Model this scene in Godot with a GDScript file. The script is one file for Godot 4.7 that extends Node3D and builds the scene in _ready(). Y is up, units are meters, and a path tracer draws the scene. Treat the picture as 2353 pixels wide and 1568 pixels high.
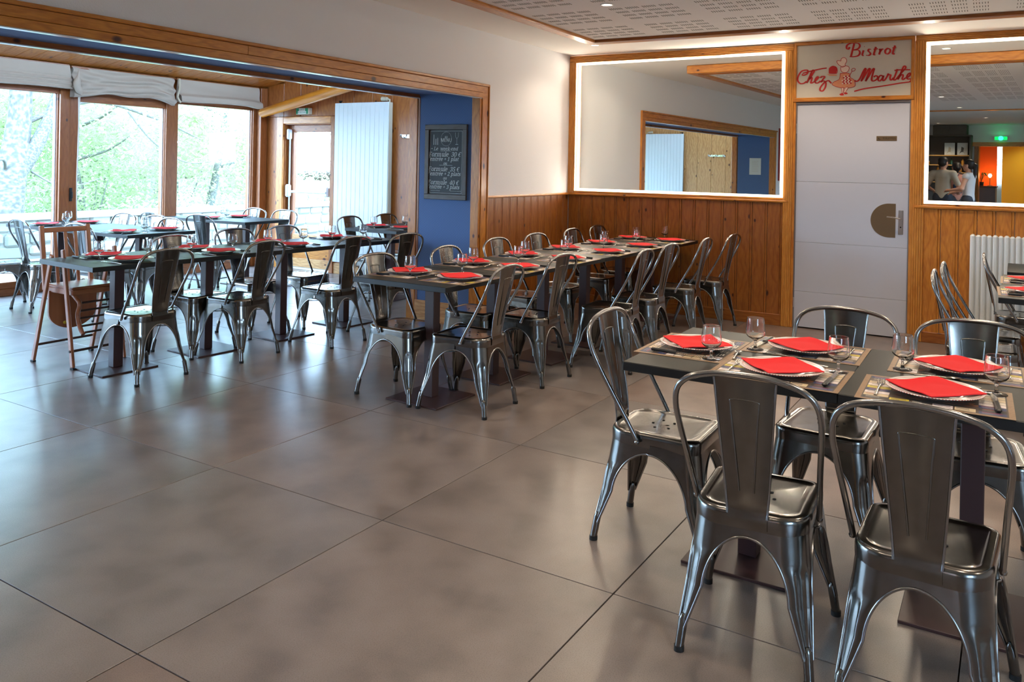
extends Node3D
# A bistrot dining room: main room (x > 0) with a mirrored back wall at z = 0, a wide opening in the left wall (x = 0)
# and a glazed veranda beyond it. Units are metres; the room corner is the origin; the camera looks towards -z, turned left.

var rng := RandomNumberGenerator.new()
var M := {}
var names := {}
var cyl_cache := {}


class MB:
	# collects shapes into one mesh
	var v := PackedVector3Array()
	var n := PackedVector3Array()
	var t := PackedVector2Array()
	var ix := PackedInt32Array()
	var col := PackedColorArray()
	var use_col := false
	var tint := Color.WHITE

	func add(p: Vector3, nn: Vector3, uv: Vector2) -> int:
		v.append(p)
		n.append(nn)
		t.append(uv)
		if use_col:
			col.append(tint)
		return v.size() - 1

	# corners counter-clockwise seen from outside
	func tri(a: Vector3, b: Vector3, c: Vector3) -> MB:
		var nn := (b - a).cross(c - a).normalized()
		var i := add(a, nn, Vector2(a.x, a.z))
		add(b, nn, Vector2(b.x, b.z))
		add(c, nn, Vector2(c.x, c.z))
		ix.append_array([i, i + 2, i + 1])
		return self

	func quad(a: Vector3, b: Vector3, c: Vector3, d: Vector3, ua := Vector2(0, 0), ub := Vector2(1, 0), uc := Vector2(1, 1), ud := Vector2(0, 1)) -> MB:
		var nn := (c - a).cross(d - b).normalized()
		var i := add(a, nn, ua)
		add(b, nn, ub)
		add(c, nn, uc)
		add(d, nn, ud)
		ix.append_array([i, i + 2, i + 1, i, i + 3, i + 2])
		return self

	# a chamfered box; uv in metres with v along the longest axis
	func box(c: Vector3, s: Vector3, ch := 0.0, b := Basis(), uo := Vector2.ZERO) -> MB:
		var h := s * 0.5
		ch = minf(ch, minf(h.x, minf(h.y, h.z)) * 0.9)
		var longest := s.max_axis_index()
		for ax in 3:
			var a1 := (ax + 1) % 3
			var a2 := (ax + 2) % 3
			for sg in [-1.0, 1.0]:
				var ps := []
				for q in [[-1.0, -1.0], [1.0, -1.0], [1.0, 1.0], [-1.0, 1.0]]:
					var p := Vector3.ZERO
					p[ax] = h[ax] * sg
					p[a1] = (h[a1] - ch) * q[0]
					p[a2] = (h[a2] - ch) * q[1]
					ps.append(p)
				if sg < 0:
					ps.reverse()
				var us := []
				for p in ps:
					var vv: float = p[longest]
					var uu: float = p[a1] if a2 == longest else p[a2]
					if ax == longest:
						uu = p[a1]
						vv = p[a2]
					us.append(Vector2(uu, vv) + uo)
				quad(c + b * ps[0], c + b * ps[1], c + b * ps[2], c + b * ps[3], us[0], us[1], us[2], us[3])
		if ch <= 0.0:
			return self
		for ax in 3:   # edges parallel to ax
			var a1 := (ax + 1) % 3
			var a2 := (ax + 2) % 3
			for s1 in [-1.0, 1.0]:
				for s2 in [-1.0, 1.0]:
					var ps := []
					for q in [[0, -1.0], [1, -1.0], [1, 1.0], [0, 1.0]]:
						var p := Vector3.ZERO
						p[ax] = (h[ax] - ch) * q[1]
						p[a1] = (h[a1] - (0.0 if q[0] == 0 else ch)) * s1
						p[a2] = (h[a2] - (ch if q[0] == 0 else 0.0)) * s2
						ps.append(p)
					var mid := Vector3.ZERO
					mid[a1] = s1
					mid[a2] = s2
					if (ps[2] - ps[0]).cross(ps[3] - ps[1]).dot(mid) < 0:
						ps.reverse()
					var us := []
					for p in ps:
						us.append(Vector2(p[a1] if ax == longest else p[ax], p[longest]) + uo)
					quad(c + b * ps[0], c + b * ps[1], c + b * ps[2], c + b * ps[3], us[0], us[1], us[2], us[3])
		for sx in [-1.0, 1.0]:
			for sy in [-1.0, 1.0]:
				for sz in [-1.0, 1.0]:
					var g := Vector3(sx, sy, sz)
					var p1 := Vector3(h.x, h.y - ch, h.z - ch) * g
					var p2 := Vector3(h.x - ch, h.y, h.z - ch) * g
					var p3 := Vector3(h.x - ch, h.y - ch, h.z) * g
					if sx * sy * sz < 0:
						tri(c + b * p1, c + b * p3, c + b * p2)
					else:
						tri(c + b * p1, c + b * p2, c + b * p3)
		return self

	# box from two corners
	func bb(x0: float, y0: float, z0: float, x1: float, y1: float, z1: float, ch := 0.0, uo := Vector2.ZERO) -> MB:
		return box(Vector3(x0 + x1, y0 + y1, z0 + z1) * 0.5, Vector3(absf(x1 - x0), absf(y1 - y0), absf(z1 - z0)), ch, Basis(), uo)

	# rows of points; normal = along x across (rows run along v)
	func rows(r: Array, closed := false, flip := false, us := 1.0, vs := 1.0) -> MB:
		var nr := r.size()
		var nc: int = r[0].size()
		var base := v.size()
		var acc := PackedVector3Array()
		acc.resize(nr * nc)
		var m := nc if closed else nc - 1
		for i in nr - 1:
			for j in m:
				var j2 := (j + 1) % nc
				var a: Vector3 = r[i][j]
				var b: Vector3 = r[i][j2]
				var c: Vector3 = r[i + 1][j2]
				var d: Vector3 = r[i + 1][j]
				var nn := (c - a).cross(d - b)
				acc[i * nc + j] += nn
				acc[i * nc + j2] += nn
				acc[(i + 1) * nc + j2] += nn
				acc[(i + 1) * nc + j] += nn
		var sg := -1.0 if flip else 1.0
		for i in nr:
			for j in nc + (1 if closed else 0):
				var jj := j % nc
				add(r[i][jj], acc[i * nc + jj].normalized() * sg, Vector2(float(j) / m * us, float(i) / (nr - 1) * vs))
		var w := nc + (1 if closed else 0)
		for i in nr - 1:
			for j in m:
				var a := base + i * w + j
				var b := a + 1
				var c := a + w + 1
				var d := a + w
				if flip:
					ix.append_array([a, b, c, a, c, d])
				else:
					ix.append_array([a, c, b, a, d, c])
		return self

	func tube(pts: Array, rad, segs := 8, caps := true, flat := 1.0) -> MB:
		var np := pts.size()
		var r := []
		var tan0: Vector3 = (pts[1] - pts[0]).normalized()
		var up := Vector3.UP if absf(tan0.y) < 0.9 else Vector3.RIGHT
		var side := tan0.cross(up).normalized()
		for i in np:
			var tg: Vector3 = (pts[mini(i + 1, np - 1)] - pts[maxi(i - 1, 0)]).normalized()
			side = (side - tg * side.dot(tg)).normalized()
			var bi := tg.cross(side)
			var rr: float = rad[i] if rad is Array else rad
			var row := []
			for k in segs:
				var a := TAU * k / segs
				row.append(pts[i] + side * cos(a) * rr + bi * sin(a) * rr * flat)
			r.append(row)
		rows(r, true, false, 0.2, 1.0)
		if caps:
			for e in [0, np - 1]:
				var ring: Array = r[e]
				for k in range(1, segs - 1):
					if e == 0:
						tri(ring[0], ring[k + 1], ring[k])
					else:
						tri(ring[0], ring[k], ring[k + 1])
		return self

	# profile of (radius, height) from bottom outside upwards
	func lathe(prof: Array, segs := 24, c := Vector3.ZERO, flip := false) -> MB:
		var r := []
		for p in prof:
			var row := []
			for k in segs:
				var a := -TAU * k / segs
				row.append(c + Vector3(cos(a) * p.x, p.y, sin(a) * p.x))
			r.append(row)
		return rows(r, true, flip)

	# flat polygon (x, y) extruded along z from z0 to z1
	func prism(poly: PackedVector2Array, z0: float, z1: float, tf := Transform3D()) -> MB:
		if Geometry2D.is_polygon_clockwise(poly):
			poly = poly.duplicate()
			poly.reverse()
		var tr := Geometry2D.triangulate_polygon(poly)
		for k in range(0, tr.size(), 3):
			var a := poly[tr[k]]
			var b := poly[tr[k + 1]]
			var c := poly[tr[k + 2]]
			if (b - a).cross(c - a) < 0:
				var s := b
				b = c
				c = s
			tri(tf * Vector3(a.x, a.y, z1), tf * Vector3(b.x, b.y, z1), tf * Vector3(c.x, c.y, z1))
			tri(tf * Vector3(a.x, a.y, z0), tf * Vector3(c.x, c.y, z0), tf * Vector3(b.x, b.y, z0))
		for k in poly.size():
			var a := poly[k]
			var b := poly[(k + 1) % poly.size()]
			quad(tf * Vector3(a.x, a.y, z0), tf * Vector3(b.x, b.y, z0), tf * Vector3(b.x, b.y, z1), tf * Vector3(a.x, a.y, z1))
		return self

	func mesh() -> ArrayMesh:
		var arr := []
		arr.resize(Mesh.ARRAY_MAX)
		arr[Mesh.ARRAY_VERTEX] = v
		arr[Mesh.ARRAY_NORMAL] = n
		arr[Mesh.ARRAY_TEX_UV] = t
		arr[Mesh.ARRAY_INDEX] = ix
		if use_col:
			arr[Mesh.ARRAY_COLOR] = col
		var m := ArrayMesh.new()
		m.add_surface_from_arrays(Mesh.PRIMITIVE_TRIANGLES, arr)
		return m


# ---------------------------------------------------------------- naming
func numbered(called: String) -> String:
	if not names.has(called):
		names[called] = 0
		return called
	names[called] += 1
	return "%s_%03d" % [called, names[called]]


func tag(o: Node, label := "", category := "", group := "", kind := "") -> Node:
	if label: o.set_meta("label", label)
	if category: o.set_meta("category", category)
	if group: o.set_meta("group", group)
	if kind: o.set_meta("kind", kind)
	return o


func thing(called: String, label: String, category: String, at := Vector3.ZERO, turn := 0.0, group := "") -> Node3D:
	var o := Node3D.new()
	o.name = numbered(called)
	add_child(o)
	o.position = at
	o.rotation.y = turn
	tag(o, label, category, group)
	return o


# a part (parent given) or a one-mesh thing (parent = self)
func part(called: String, mb, mat: Material, parent: Node, at := Vector3.ZERO) -> MeshInstance3D:
	var o := MeshInstance3D.new()
	o.name = numbered(called) if parent == self else called
	o.mesh = mb.mesh() if mb is MB else mb
	o.material_override = mat
	o.position = at
	parent.add_child(o, true)
	return o


func struct(called: String, mb, mat: Material, label := "") -> MeshInstance3D:
	var o := part(called, mb, mat, self)
	tag(o, label, "", "", "structure")
	return o


func group_node(called: String, label := "") -> Node3D:
	var o := Node3D.new()
	o.name = numbered(called)
	add_child(o)
	tag(o, label, "", "", "structure")
	return o


func dup(root: Node3D, label: String, at: Vector3, turn: float, group := "") -> Node3D:
	var r: Node3D = root.duplicate()
	r.name = numbered(str(root.name).rstrip("0123456789").trim_suffix("_"))
	add_child(r)
	r.position = at
	r.rotation = Vector3(0, turn, 0)
	tag(r, label, "", group)
	return r


func ruo() -> Vector2:
	return Vector2(rng.randf_range(0.1, 0.34), rng.randf() * 2.0)


# smooth curve through points
func curve(pts: Array, per := 6) -> Array:
	var out := []
	var n := pts.size()
	for i in n - 1:
		var a: Vector3 = pts[maxi(i - 1, 0)]
		var b: Vector3 = pts[i]
		var c: Vector3 = pts[i + 1]
		var d: Vector3 = pts[mini(i + 2, n - 1)]
		for k in per:
			out.append(b.cubic_interpolate(c, a, d, float(k) / per))
	out.append(pts[n - 1])
	return out


# ---------------------------------------------------------------- materials
func lin(r: int, g: int, b: int) -> Color:
	return Color8(r, g, b)


func mat(called: String, c: Color, rough := 0.6, metal := 0.0) -> StandardMaterial3D:
	var m := StandardMaterial3D.new()
	m.resource_name = called
	m.albedo_color = c
	m.roughness = rough
	m.metallic = metal
	M[called] = m
	return m


func noise_tex(freq: float, size: int, seed_: int, colors: Array, offs: Array, octaves := 4, normal := false, strength := 4.0) -> NoiseTexture2D:
	var f := FastNoiseLite.new()
	f.seed = seed_
	f.noise_type = FastNoiseLite.TYPE_SIMPLEX_SMOOTH
	f.frequency = freq
	f.fractal_octaves = octaves
	var nt := NoiseTexture2D.new()
	nt.width = size
	nt.height = size
	nt.seamless = true
	nt.noise = f
	if normal:
		nt.as_normal_map = true
		nt.bump_strength = strength
	elif colors.size():
		var g := Gradient.new()
		g.offsets = PackedFloat32Array(offs)
		g.colors = PackedColorArray(colors)
		nt.color_ramp = g
	return nt


# pine: long grain along v, 0.5 m across and 2 m long, with knots
func wood_image(seed_: int, knots: int, contrast: float) -> ImageTexture:
	var w := 256
	var h := 1024
	var f := FastNoiseLite.new()
	f.seed = seed_
	f.frequency = 1.0
	f.fractal_octaves = 3
	var r := RandomNumberGenerator.new()
	r.seed = seed_
	var ks := []
	for k in knots:
		ks.append(Vector3(r.randf(), r.randf(), r.randf_range(0.006, 0.013)))
	var img := Image.create(w, h, false, Image.FORMAT_RGB8)
	var light := Color(1.0, 1.0, 1.0)
	var dark := Color(0.80, 0.70, 0.58)
	var knotc := Color(0.30, 0.17, 0.10)
	for y in h:
		var vy := float(y) / h
		var cy := cos(vy * TAU) * 0.35
		var sy := sin(vy * TAU) * 0.35
		for x in w:
			var ux := float(x) / w
			var warp := f.get_noise_3d(ux * 2.0, cy * 2.0, sy * 2.0)
			var fine := f.get_noise_3d(ux * 45.0, cy * 9.0, sy * 9.0)
			var kk := 0.0
			for k in ks:
				var dx: float = (ux - k.x) * 0.5
				var dy: float = (vy - k.y) * 2.0
				if absf(dx) < 0.05 and absf(dy) < 0.1:
					var d: float = sqrt(dx * dx + dy * dy * 0.35) / k.z
					kk = maxf(kk, clampf(1.6 - d, 0.0, 1.0))
					warp += 0.35 * exp(-d * 0.8)
			var ring := 0.5 + 0.5 * sin((ux * 9.0 + warp * 1.5) * TAU)
			var tt := clampf(0.38 * ring * ring + 0.5 * (fine + 0.5), 0.0, 1.0) * contrast
			img.set_pixel(x, y, light.lerp(dark, tt).lerp(knotc, kk))
	return ImageTexture.create_from_image(img)


func wood(called: String, tex: Texture2D, c: Color, rough := 0.35, coat := 0.0) -> StandardMaterial3D:
	var m := mat(called, c, rough)
	m.albedo_texture = tex
	m.uv1_scale = Vector3(2.0, 0.5, 1.0)
	m.metallic_specular = 0.5
	if coat > 0.0:
		m.clearcoat_enabled = true
		m.clearcoat = coat
		m.clearcoat_roughness = 0.2
	return m


# brush strokes of the sign, in millimetres on the back wall
const SB := "2799,2568 2774,2455|"\
	+ "2762,2539 2751,2521 2737,2531 2741,2557 2768,2572 2799,2573 2834,2566 2846,2544 2831,2521 2795,2511|"\
	+ "2795,2511 2835,2507 2847,2482 2832,2459 2796,2452 2763,2454|"\
	+ "2877,2504 2867,2467 2878,2455|"\
	+ "2881,2536 2885,2536|"\
	+ "2938,2508 2922,2511 2914,2497 2927,2483 2934,2468 2919,2457 2897,2461|"\
	+ "2976,2529 2962,2474 2960,2460 2973,2461|"\
	+ "2957,2509 2992,2511|"\
	+ "3000,2500 3013,2504 3003,2460|"\
	+ "3009,2483 3026,2505 3039,2504|"\
	+ "3071,2512 3052,2494 3053,2471 3069,2461 3088,2476 3090,2499 3071,2512|"\
	+ "3128,2532 3112,2473 3114,2458 3127,2462|"\
	+ "3107,2512 3138,2513"
const SC := "2359,2313 2373,2305 2399,2314 2410,2330 2408,2348 2384,2351 2352,2338 2329,2300 2322,2270 2330,2246 2349,2230 2377,2232 2400,2248|"\
	+ "2366,2322 2417,2336 2468,2346 2532,2358 2573,2362|"\
	+ "2428,2266 2450,2309 2466,2338 2456,2348 2445,2334 2427,2291 2403,2233|"\
	+ "2403,2233 2418,2262 2439,2281 2448,2275 2442,2251 2438,2234 2447,2232 2465,2241 2484,2255 2502,2278 2495,2286 2479,2269 2474,2245 2484,2230 2502,2232 2521,2248|"\
	+ "2520,2277 2534,2287 2557,2284 2541,2260 2523,2236|"\
	+ "2525,2238 2548,2247 2567,2227 2563,2189 2543,2158 2522,2161 2519,2181 2535,2209 2562,2237 2589,2248 2603,2236 2615,2223"
const SM := "2809,2242 2818,2233 2835,2237 2853,2260 2874,2311 2891,2342 2901,2343|"\
	+ "2901,2343 2883,2292 2862,2231|"\
	+ "2864,2236 2896,2291 2921,2337 2934,2342|"\
	+ "2934,2342 2918,2290 2897,2230|"\
	+ "2899,2234 2926,2280 2952,2331 2967,2342|"\
	+ "2967,2341 2956,2298 2946,2251 2953,2232 2971,2234 2992,2250 2994,2268 2978,2276 2964,2265|"\
	+ "3034,2271 3017,2277 3000,2254 3001,2235 3014,2230 3030,2248 3041,2273 3035,2243 3041,2231 3056,2242 3073,2274 3077,2288 3085,2281 3098,2278 3094,2255 3097,2236 3107,2236 3120,2254|"\
	+ "3150,2327 3136,2281 3122,2240 3131,2233 3145,2244|"\
	+ "3127,2316 3165,2319 3250,2317|"\
	+ "3145,2244 3178,2289 3211,2329 3212,2347 3200,2348 3188,2321 3170,2271 3154,2236|"\
	+ "3156,2239 3174,2270 3191,2277 3195,2263 3189,2242 3198,2235 3212,2246 3233,2254 3251,2274 3249,2288 3234,2279 3224,2255 3233,2238 3254,2237 3259,2226 3246,2212|"\
	+ "3246,2212 3167,2204 3040,2185 2889,2166 2806,2145"
const SE_HAT := "2689,2376 2673,2386 2656,2416 2672,2425 2690,2419 2694,2438 2712,2449 2730,2441 2739,2421 2735,2403 2726,2389 2729,2374 2705,2363"
const SE_HEAD := "2691,2366 2731,2374 2758,2363 2759,2339 2741,2316 2714,2315 2694,2333"
const SE_BODY := "2688,2309 2759,2306 2773,2268 2805,2243 2810,2190 2735,2176 2667,2188 2622,2211 2635,2234 2679,2257"
const SE_TRAY := "2572,2307 2661,2298 2656,2289 2598,2291"
const SE_CAKE := "2593,2313 2592,2337 2596,2361 2623,2377 2651,2368 2662,2344 2656,2310"
const SE_LEGS := "2699,2182 2717,2179 2713,2134 2706,2134|"\
	+ "2735,2181 2755,2182 2731,2136 2722,2141"
const SE_SHOES := "2682,2123 2704,2134 2720,2126 2720,2112 2696,2110|"\
	+ "2720,2131 2735,2140 2751,2133 2751,2123 2731,2120"
const SE_LADLE := "2766,2287 2785,2324|"\
	+ "2785,2324 2781,2339 2798,2350 2812,2342 2803,2326 2785,2324"


func make_materials() -> void:
	var w1 := wood_image(11, 11, 1.0)
	var w2 := wood_image(29, 4, 0.8)
	wood("pine_wall", w1, Color8(160, 96, 34), 0.42, 0.25)
	wood("pine_trim", w1, Color8(210, 138, 52), 0.36, 0.3)
	wood("pine_reed", w2, Color8(214, 148, 66), 0.4, 0.2)
	wood("pine_veranda", w1, Color8(172, 104, 46), 0.42, 0.2)
	wood("window_wood", w2, Color8(150, 86, 38), 0.4, 0.2)
	wood("pine_ceiling", w1, Color8(210, 138, 56), 0.42, 0.2)
	wood("log", w2, Color8(224, 144, 40), 0.4, 0.2)
	wood("baseboard_pine", w1, Color8(222, 170, 110), 0.4, 0.1)
	wood("beech", w2, Color8(166, 100, 62), 0.35, 0.3)
	wood("dark_frame", w2, Color8(84, 80, 80), 0.5)
	wood("walnut", w2, Color8(70, 48, 38), 0.5)

	# large stoneware tiles: mottled taupe and grey with fine grit
	for k in 4:
		var tones := [Color8(126, 115, 109), Color8(132, 117, 108), Color8(122, 114, 110), Color8(130, 113, 104)]
		var m := mat("tile%d" % k, Color.WHITE, 0.34)
		var base: Color = tones[k]
		m.albedo_texture = noise_tex(0.003, 1024, 50 + k * 7, [base.darkened(0.13), base.darkened(0.04), base, base.lightened(0.05)], [0.15, 0.42, 0.6, 0.9], 8)
		m.uv1_scale = Vector3(0.92, 0.92, 1)
		m.detail_enabled = true
		m.detail_blend_mode = BaseMaterial3D.BLEND_MODE_MUL
		m.detail_albedo = M.grit_tex if M.has("grit_tex") else noise_tex(0.22, 1024, 5, [Color(0.80, 0.79, 0.78), Color(0.95, 0.945, 0.94), Color(1, 1, 1)], [0.15, 0.45, 0.8], 4)
		M["grit_tex"] = m.detail_albedo
		m.roughness_texture = M.rough_tex if M.has("rough_tex") else noise_tex(0.02, 512, 77, [Color(0.97, 0.97, 0.97), Color(1, 1, 1)], [0.1, 0.9], 4)
		M["rough_tex"] = m.roughness_texture
		m.roughness = 0.30
		m.metallic_specular = 0.75
		m.heightmap_enabled = true
		m.heightmap_texture = M.height_tex if M.has("height_tex") else noise_tex(0.16, 1024, 99, [], [], 3)
		M["height_tex"] = m.heightmap_texture
		m.heightmap_scale = 0.006
	mat("grout", Color8(62, 54, 50), 0.85)

	var wall := mat("plaster", Color8(236, 238, 243), 0.75)
	wall.heightmap_enabled = true
	wall.heightmap_texture = noise_tex(0.08, 512, 3, [], [], 3)
	wall.heightmap_scale = 0.06
	wall.uv1_triplanar = true
	wall.uv1_scale = Vector3(2, 2, 2)
	mat("ceiling_white", Color8(240, 239, 236), 0.8)
	mat("panel_white", Color8(232, 231, 229), 0.8)
	mat("slot_dark", Color8(104, 102, 98), 0.9)

	var blue := mat("blue_fabric", Color8(102, 132, 180), 0.9)
	blue.rim_enabled = true
	blue.rim = 0.3
	blue.albedo_texture = weave(Color(1, 1, 1), Color(0.70, 0.72, 0.76))
	blue.uv1_triplanar = true
	blue.uv1_scale = Vector3(9, 9, 9)

	var steel := mat("steel", Color8(122, 120, 117), 0.24, 1.0)
	steel.roughness_texture = noise_tex(0.015, 512, 21, [Color(0.85, 0.85, 0.85), Color(1, 1, 1)], [0.25, 0.75], 4)
	steel.uv1_triplanar = true
	steel.uv1_scale = Vector3(3, 3, 3)
	steel.albedo_texture = noise_tex(0.01, 512, 22, [Color(0.93, 0.925, 0.91), Color(1, 1, 1)], [0.2, 0.8], 4)
	steel.clearcoat_enabled = true
	steel.clearcoat = 0.5
	steel.clearcoat_roughness = 0.08
	var tubesteel := mat("tube_steel", Color8(150, 149, 148), 0.22, 1.0)
	tubesteel.clearcoat_enabled = true
	tubesteel.clearcoat = 0.3
	tubesteel.clearcoat_roughness = 0.1
	mat("rubber", Color8(22, 22, 22), 0.7)
	mat("hole", Color8(8, 8, 8), 0.9)

	var top := mat("table_top", Color8(36, 39, 33), 0.42)
	top.metallic_specular = 0.35
	top.albedo_texture = noise_tex(0.2, 512, 33, [Color(0.78, 0.78, 0.78), Color(1, 1, 1), Color(1, 1, 1)], [0.2, 0.5, 0.9], 3)
	top.uv1_scale = Vector3(2, 2, 1)
	mat("table_edge", Color8(15, 16, 17), 0.45)
	mat("table_leg", Color8(66, 44, 44), 0.42)

	var nap := mat("napkin", Color8(226, 34, 38), 0.9)
	nap.heightmap_enabled = true
	nap.heightmap_texture = noise_tex(0.25, 256, 8, [], [], 2)
	nap.heightmap_scale = 0.04
	nap.uv1_triplanar = true
	nap.uv1_scale = Vector3(10, 10, 10)
	var por := mat("porcelain", Color.WHITE, 0.12)
	por.albedo_texture = plate_image()
	var mt := mat("placemat", Color.WHITE, 0.45)
	mt.albedo_texture = placemat_image()
	mt.texture_filter = BaseMaterial3D.TEXTURE_FILTER_LINEAR
	var gl := mat("glass", Color(1, 1, 1, 0.0), 0.0)
	gl.transparency = BaseMaterial3D.TRANSPARENCY_ALPHA
	gl.refraction_enabled = true
	gl.refraction_scale = 0.048
	var pane := mat("pane", Color(0.96, 1, 0.98, 0.03), 0.02)
	pane.transparency = BaseMaterial3D.TRANSPARENCY_ALPHA
	mat("cutlery", Color8(205, 203, 198), 0.2, 1.0)
	mat("black_plastic", Color8(20, 20, 21), 0.4)

	mat("gleam_white", Color8(232, 234, 236), 0.16)  # glossy white standing in for daylight on the lintel edges
	mat("white_lacquer", Color8(222, 224, 228), 0.4)
	mat("radiator_white", Color8(226, 232, 232), 0.4)
	mat("door_grey", Color8(196, 200, 212), 0.38)
	mat("jamb_grey", Color8(112, 106, 108), 0.5)
	mat("bronze_plate", Color8(116, 96, 72), 0.42, 0.35)
	mat("brushed_alu", Color8(200, 200, 200), 0.3, 1.0)
	mat("chrome", Color8(220, 220, 220), 0.1, 1.0)
	mat("mirror", Color8(236, 240, 238), 0.0, 1.0)
	mat("sign_face", Color8(206, 200, 186), 0.55)
	mat("sign_red", Color8(192, 26, 22), 0.5)
	mat("sign_cream", Color8(238, 214, 196), 0.6)
	mat("sign_peach", Color8(226, 150, 110), 0.6)
	mat("slate", Color8(30, 38, 44), 0.6)
	mat("chalk", Color8(208, 216, 214), 0.9)
	mat("paper", Color8(222, 224, 218), 0.8)
	mat("exit_green", Color8(8, 134, 92), 0.5)
	mat("beige_plastic", Color8(196, 184, 160), 0.5)
	var cloth := mat("blind_cloth", Color8(182, 166, 150), 0.95)
	cloth.backlight_enabled = true
	cloth.backlight = Color(0.16, 0.14, 0.12)
	mat("cord", Color8(226, 220, 208), 0.8)

	var led := mat("led", Color(1, 1, 1), 0.5)
	led.emission_enabled = true
	led.emission = Color(1.0, 0.96, 0.88)
	led.emission_energy_multiplier = 3.2
	var bulb := mat("bulb", Color(1, 1, 1), 0.5)
	bulb.emission_enabled = true
	bulb.emission = Color(1.0, 0.9, 0.78)
	bulb.emission_energy_multiplier = 5.0

	mat("terrace", Color8(150, 148, 142), 0.85)
	var grass := mat("grass", Color8(96, 114, 76), 0.95)
	grass.albedo_texture = noise_tex(0.03, 512, 61, [Color(0.6, 0.6, 0.6), Color(1, 1, 1)], [0.3, 0.7], 5)
	grass.uv1_triplanar = true
	mat("cap_stone", Color8(176, 174, 170), 0.8)
	for k in 3:
		mat("stone%d" % k, [Color8(132, 130, 118), Color8(120, 120, 108), Color8(142, 137, 124)][k], 0.95)
	var bark := mat("bark", Color8(126, 120, 112), 0.95)
	bark.albedo_texture = noise_tex(0.03, 512, 62, [Color(0.72, 0.72, 0.70), Color(1, 1, 1)], [0.35, 0.65], 5)
	bark.uv1_scale = Vector3(4, 3, 1)
	for k in 3:
		var lf := mat("leaf%d" % k, [Color8(138, 148, 98), Color8(122, 138, 98), Color8(154, 162, 112)][k], 0.7)
		lf.backlight_enabled = true
		lf.backlight = Color(0.75, 0.8, 0.6)

	mat("skin", Color8(206, 150, 122), 0.6)
	mat("hair", Color8(34, 26, 24), 0.5)
	mat("beige_shirt", Color8(186, 170, 148), 0.9)
	mat("white_top", Color8(214, 208, 206), 0.9)
	mat("peach_top", Color8(190, 128, 108), 0.9)
	mat("trousers", Color8(54, 56, 66), 0.9)
	mat("navy", Color8(34, 58, 92), 0.7)
	mat("bar_dark", Color8(92, 86, 80), 0.7)
	mat("bar_shelf", Color8(206, 160, 92), 0.6)
	mat("yellow_wall", Color8(206, 178, 46), 0.8)
	mat("orange_wall", Color8(206, 96, 36), 0.8)
	mat("red_panel", Color8(150, 30, 30), 0.7)
	mat("bottle_green", Color8(40, 70, 46), 0.15)
	mat("bottle_amber", Color8(190, 130, 50), 0.15)
	var lg := mat("exit_glow", Color8(20, 200, 110), 0.5)
	lg.emission_enabled = true
	lg.emission = Color(0.05, 0.8, 0.4)
	lg.emission_energy_multiplier = 1.2


func weave(a: Color, b: Color) -> ImageTexture:
	var s := 64
	var img := Image.create(s, s, false, Image.FORMAT_RGB8)
	for y in s:
		for x in s:
			var k := 0.5 + 0.5 * sin((x + y) * TAU / 8.0) * cos((x - y) * TAU / 16.0)
			img.set_pixel(x, y, b.lerp(a, k))
	return ImageTexture.create_from_image(img)


# white plate with fine red ticks round the rim: u runs round the plate, v from the centre outwards and back below
func plate_image() -> ImageTexture:
	var w := 1024
	var h := 64
	var img := Image.create(w, h, false, Image.FORMAT_RGB8)
	img.fill(Color(0.88, 0.86, 0.84))
	for k in 96:
		var x := k * w / 96
		img.fill_rect(Rect2i(x, 34, 5, 5), Color(0.68, 0.24, 0.22))
	img.fill_rect(Rect2i(0, 27, w, 1), Color(0.78, 0.60, 0.58))
	return ImageTexture.create_from_image(img)


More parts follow.
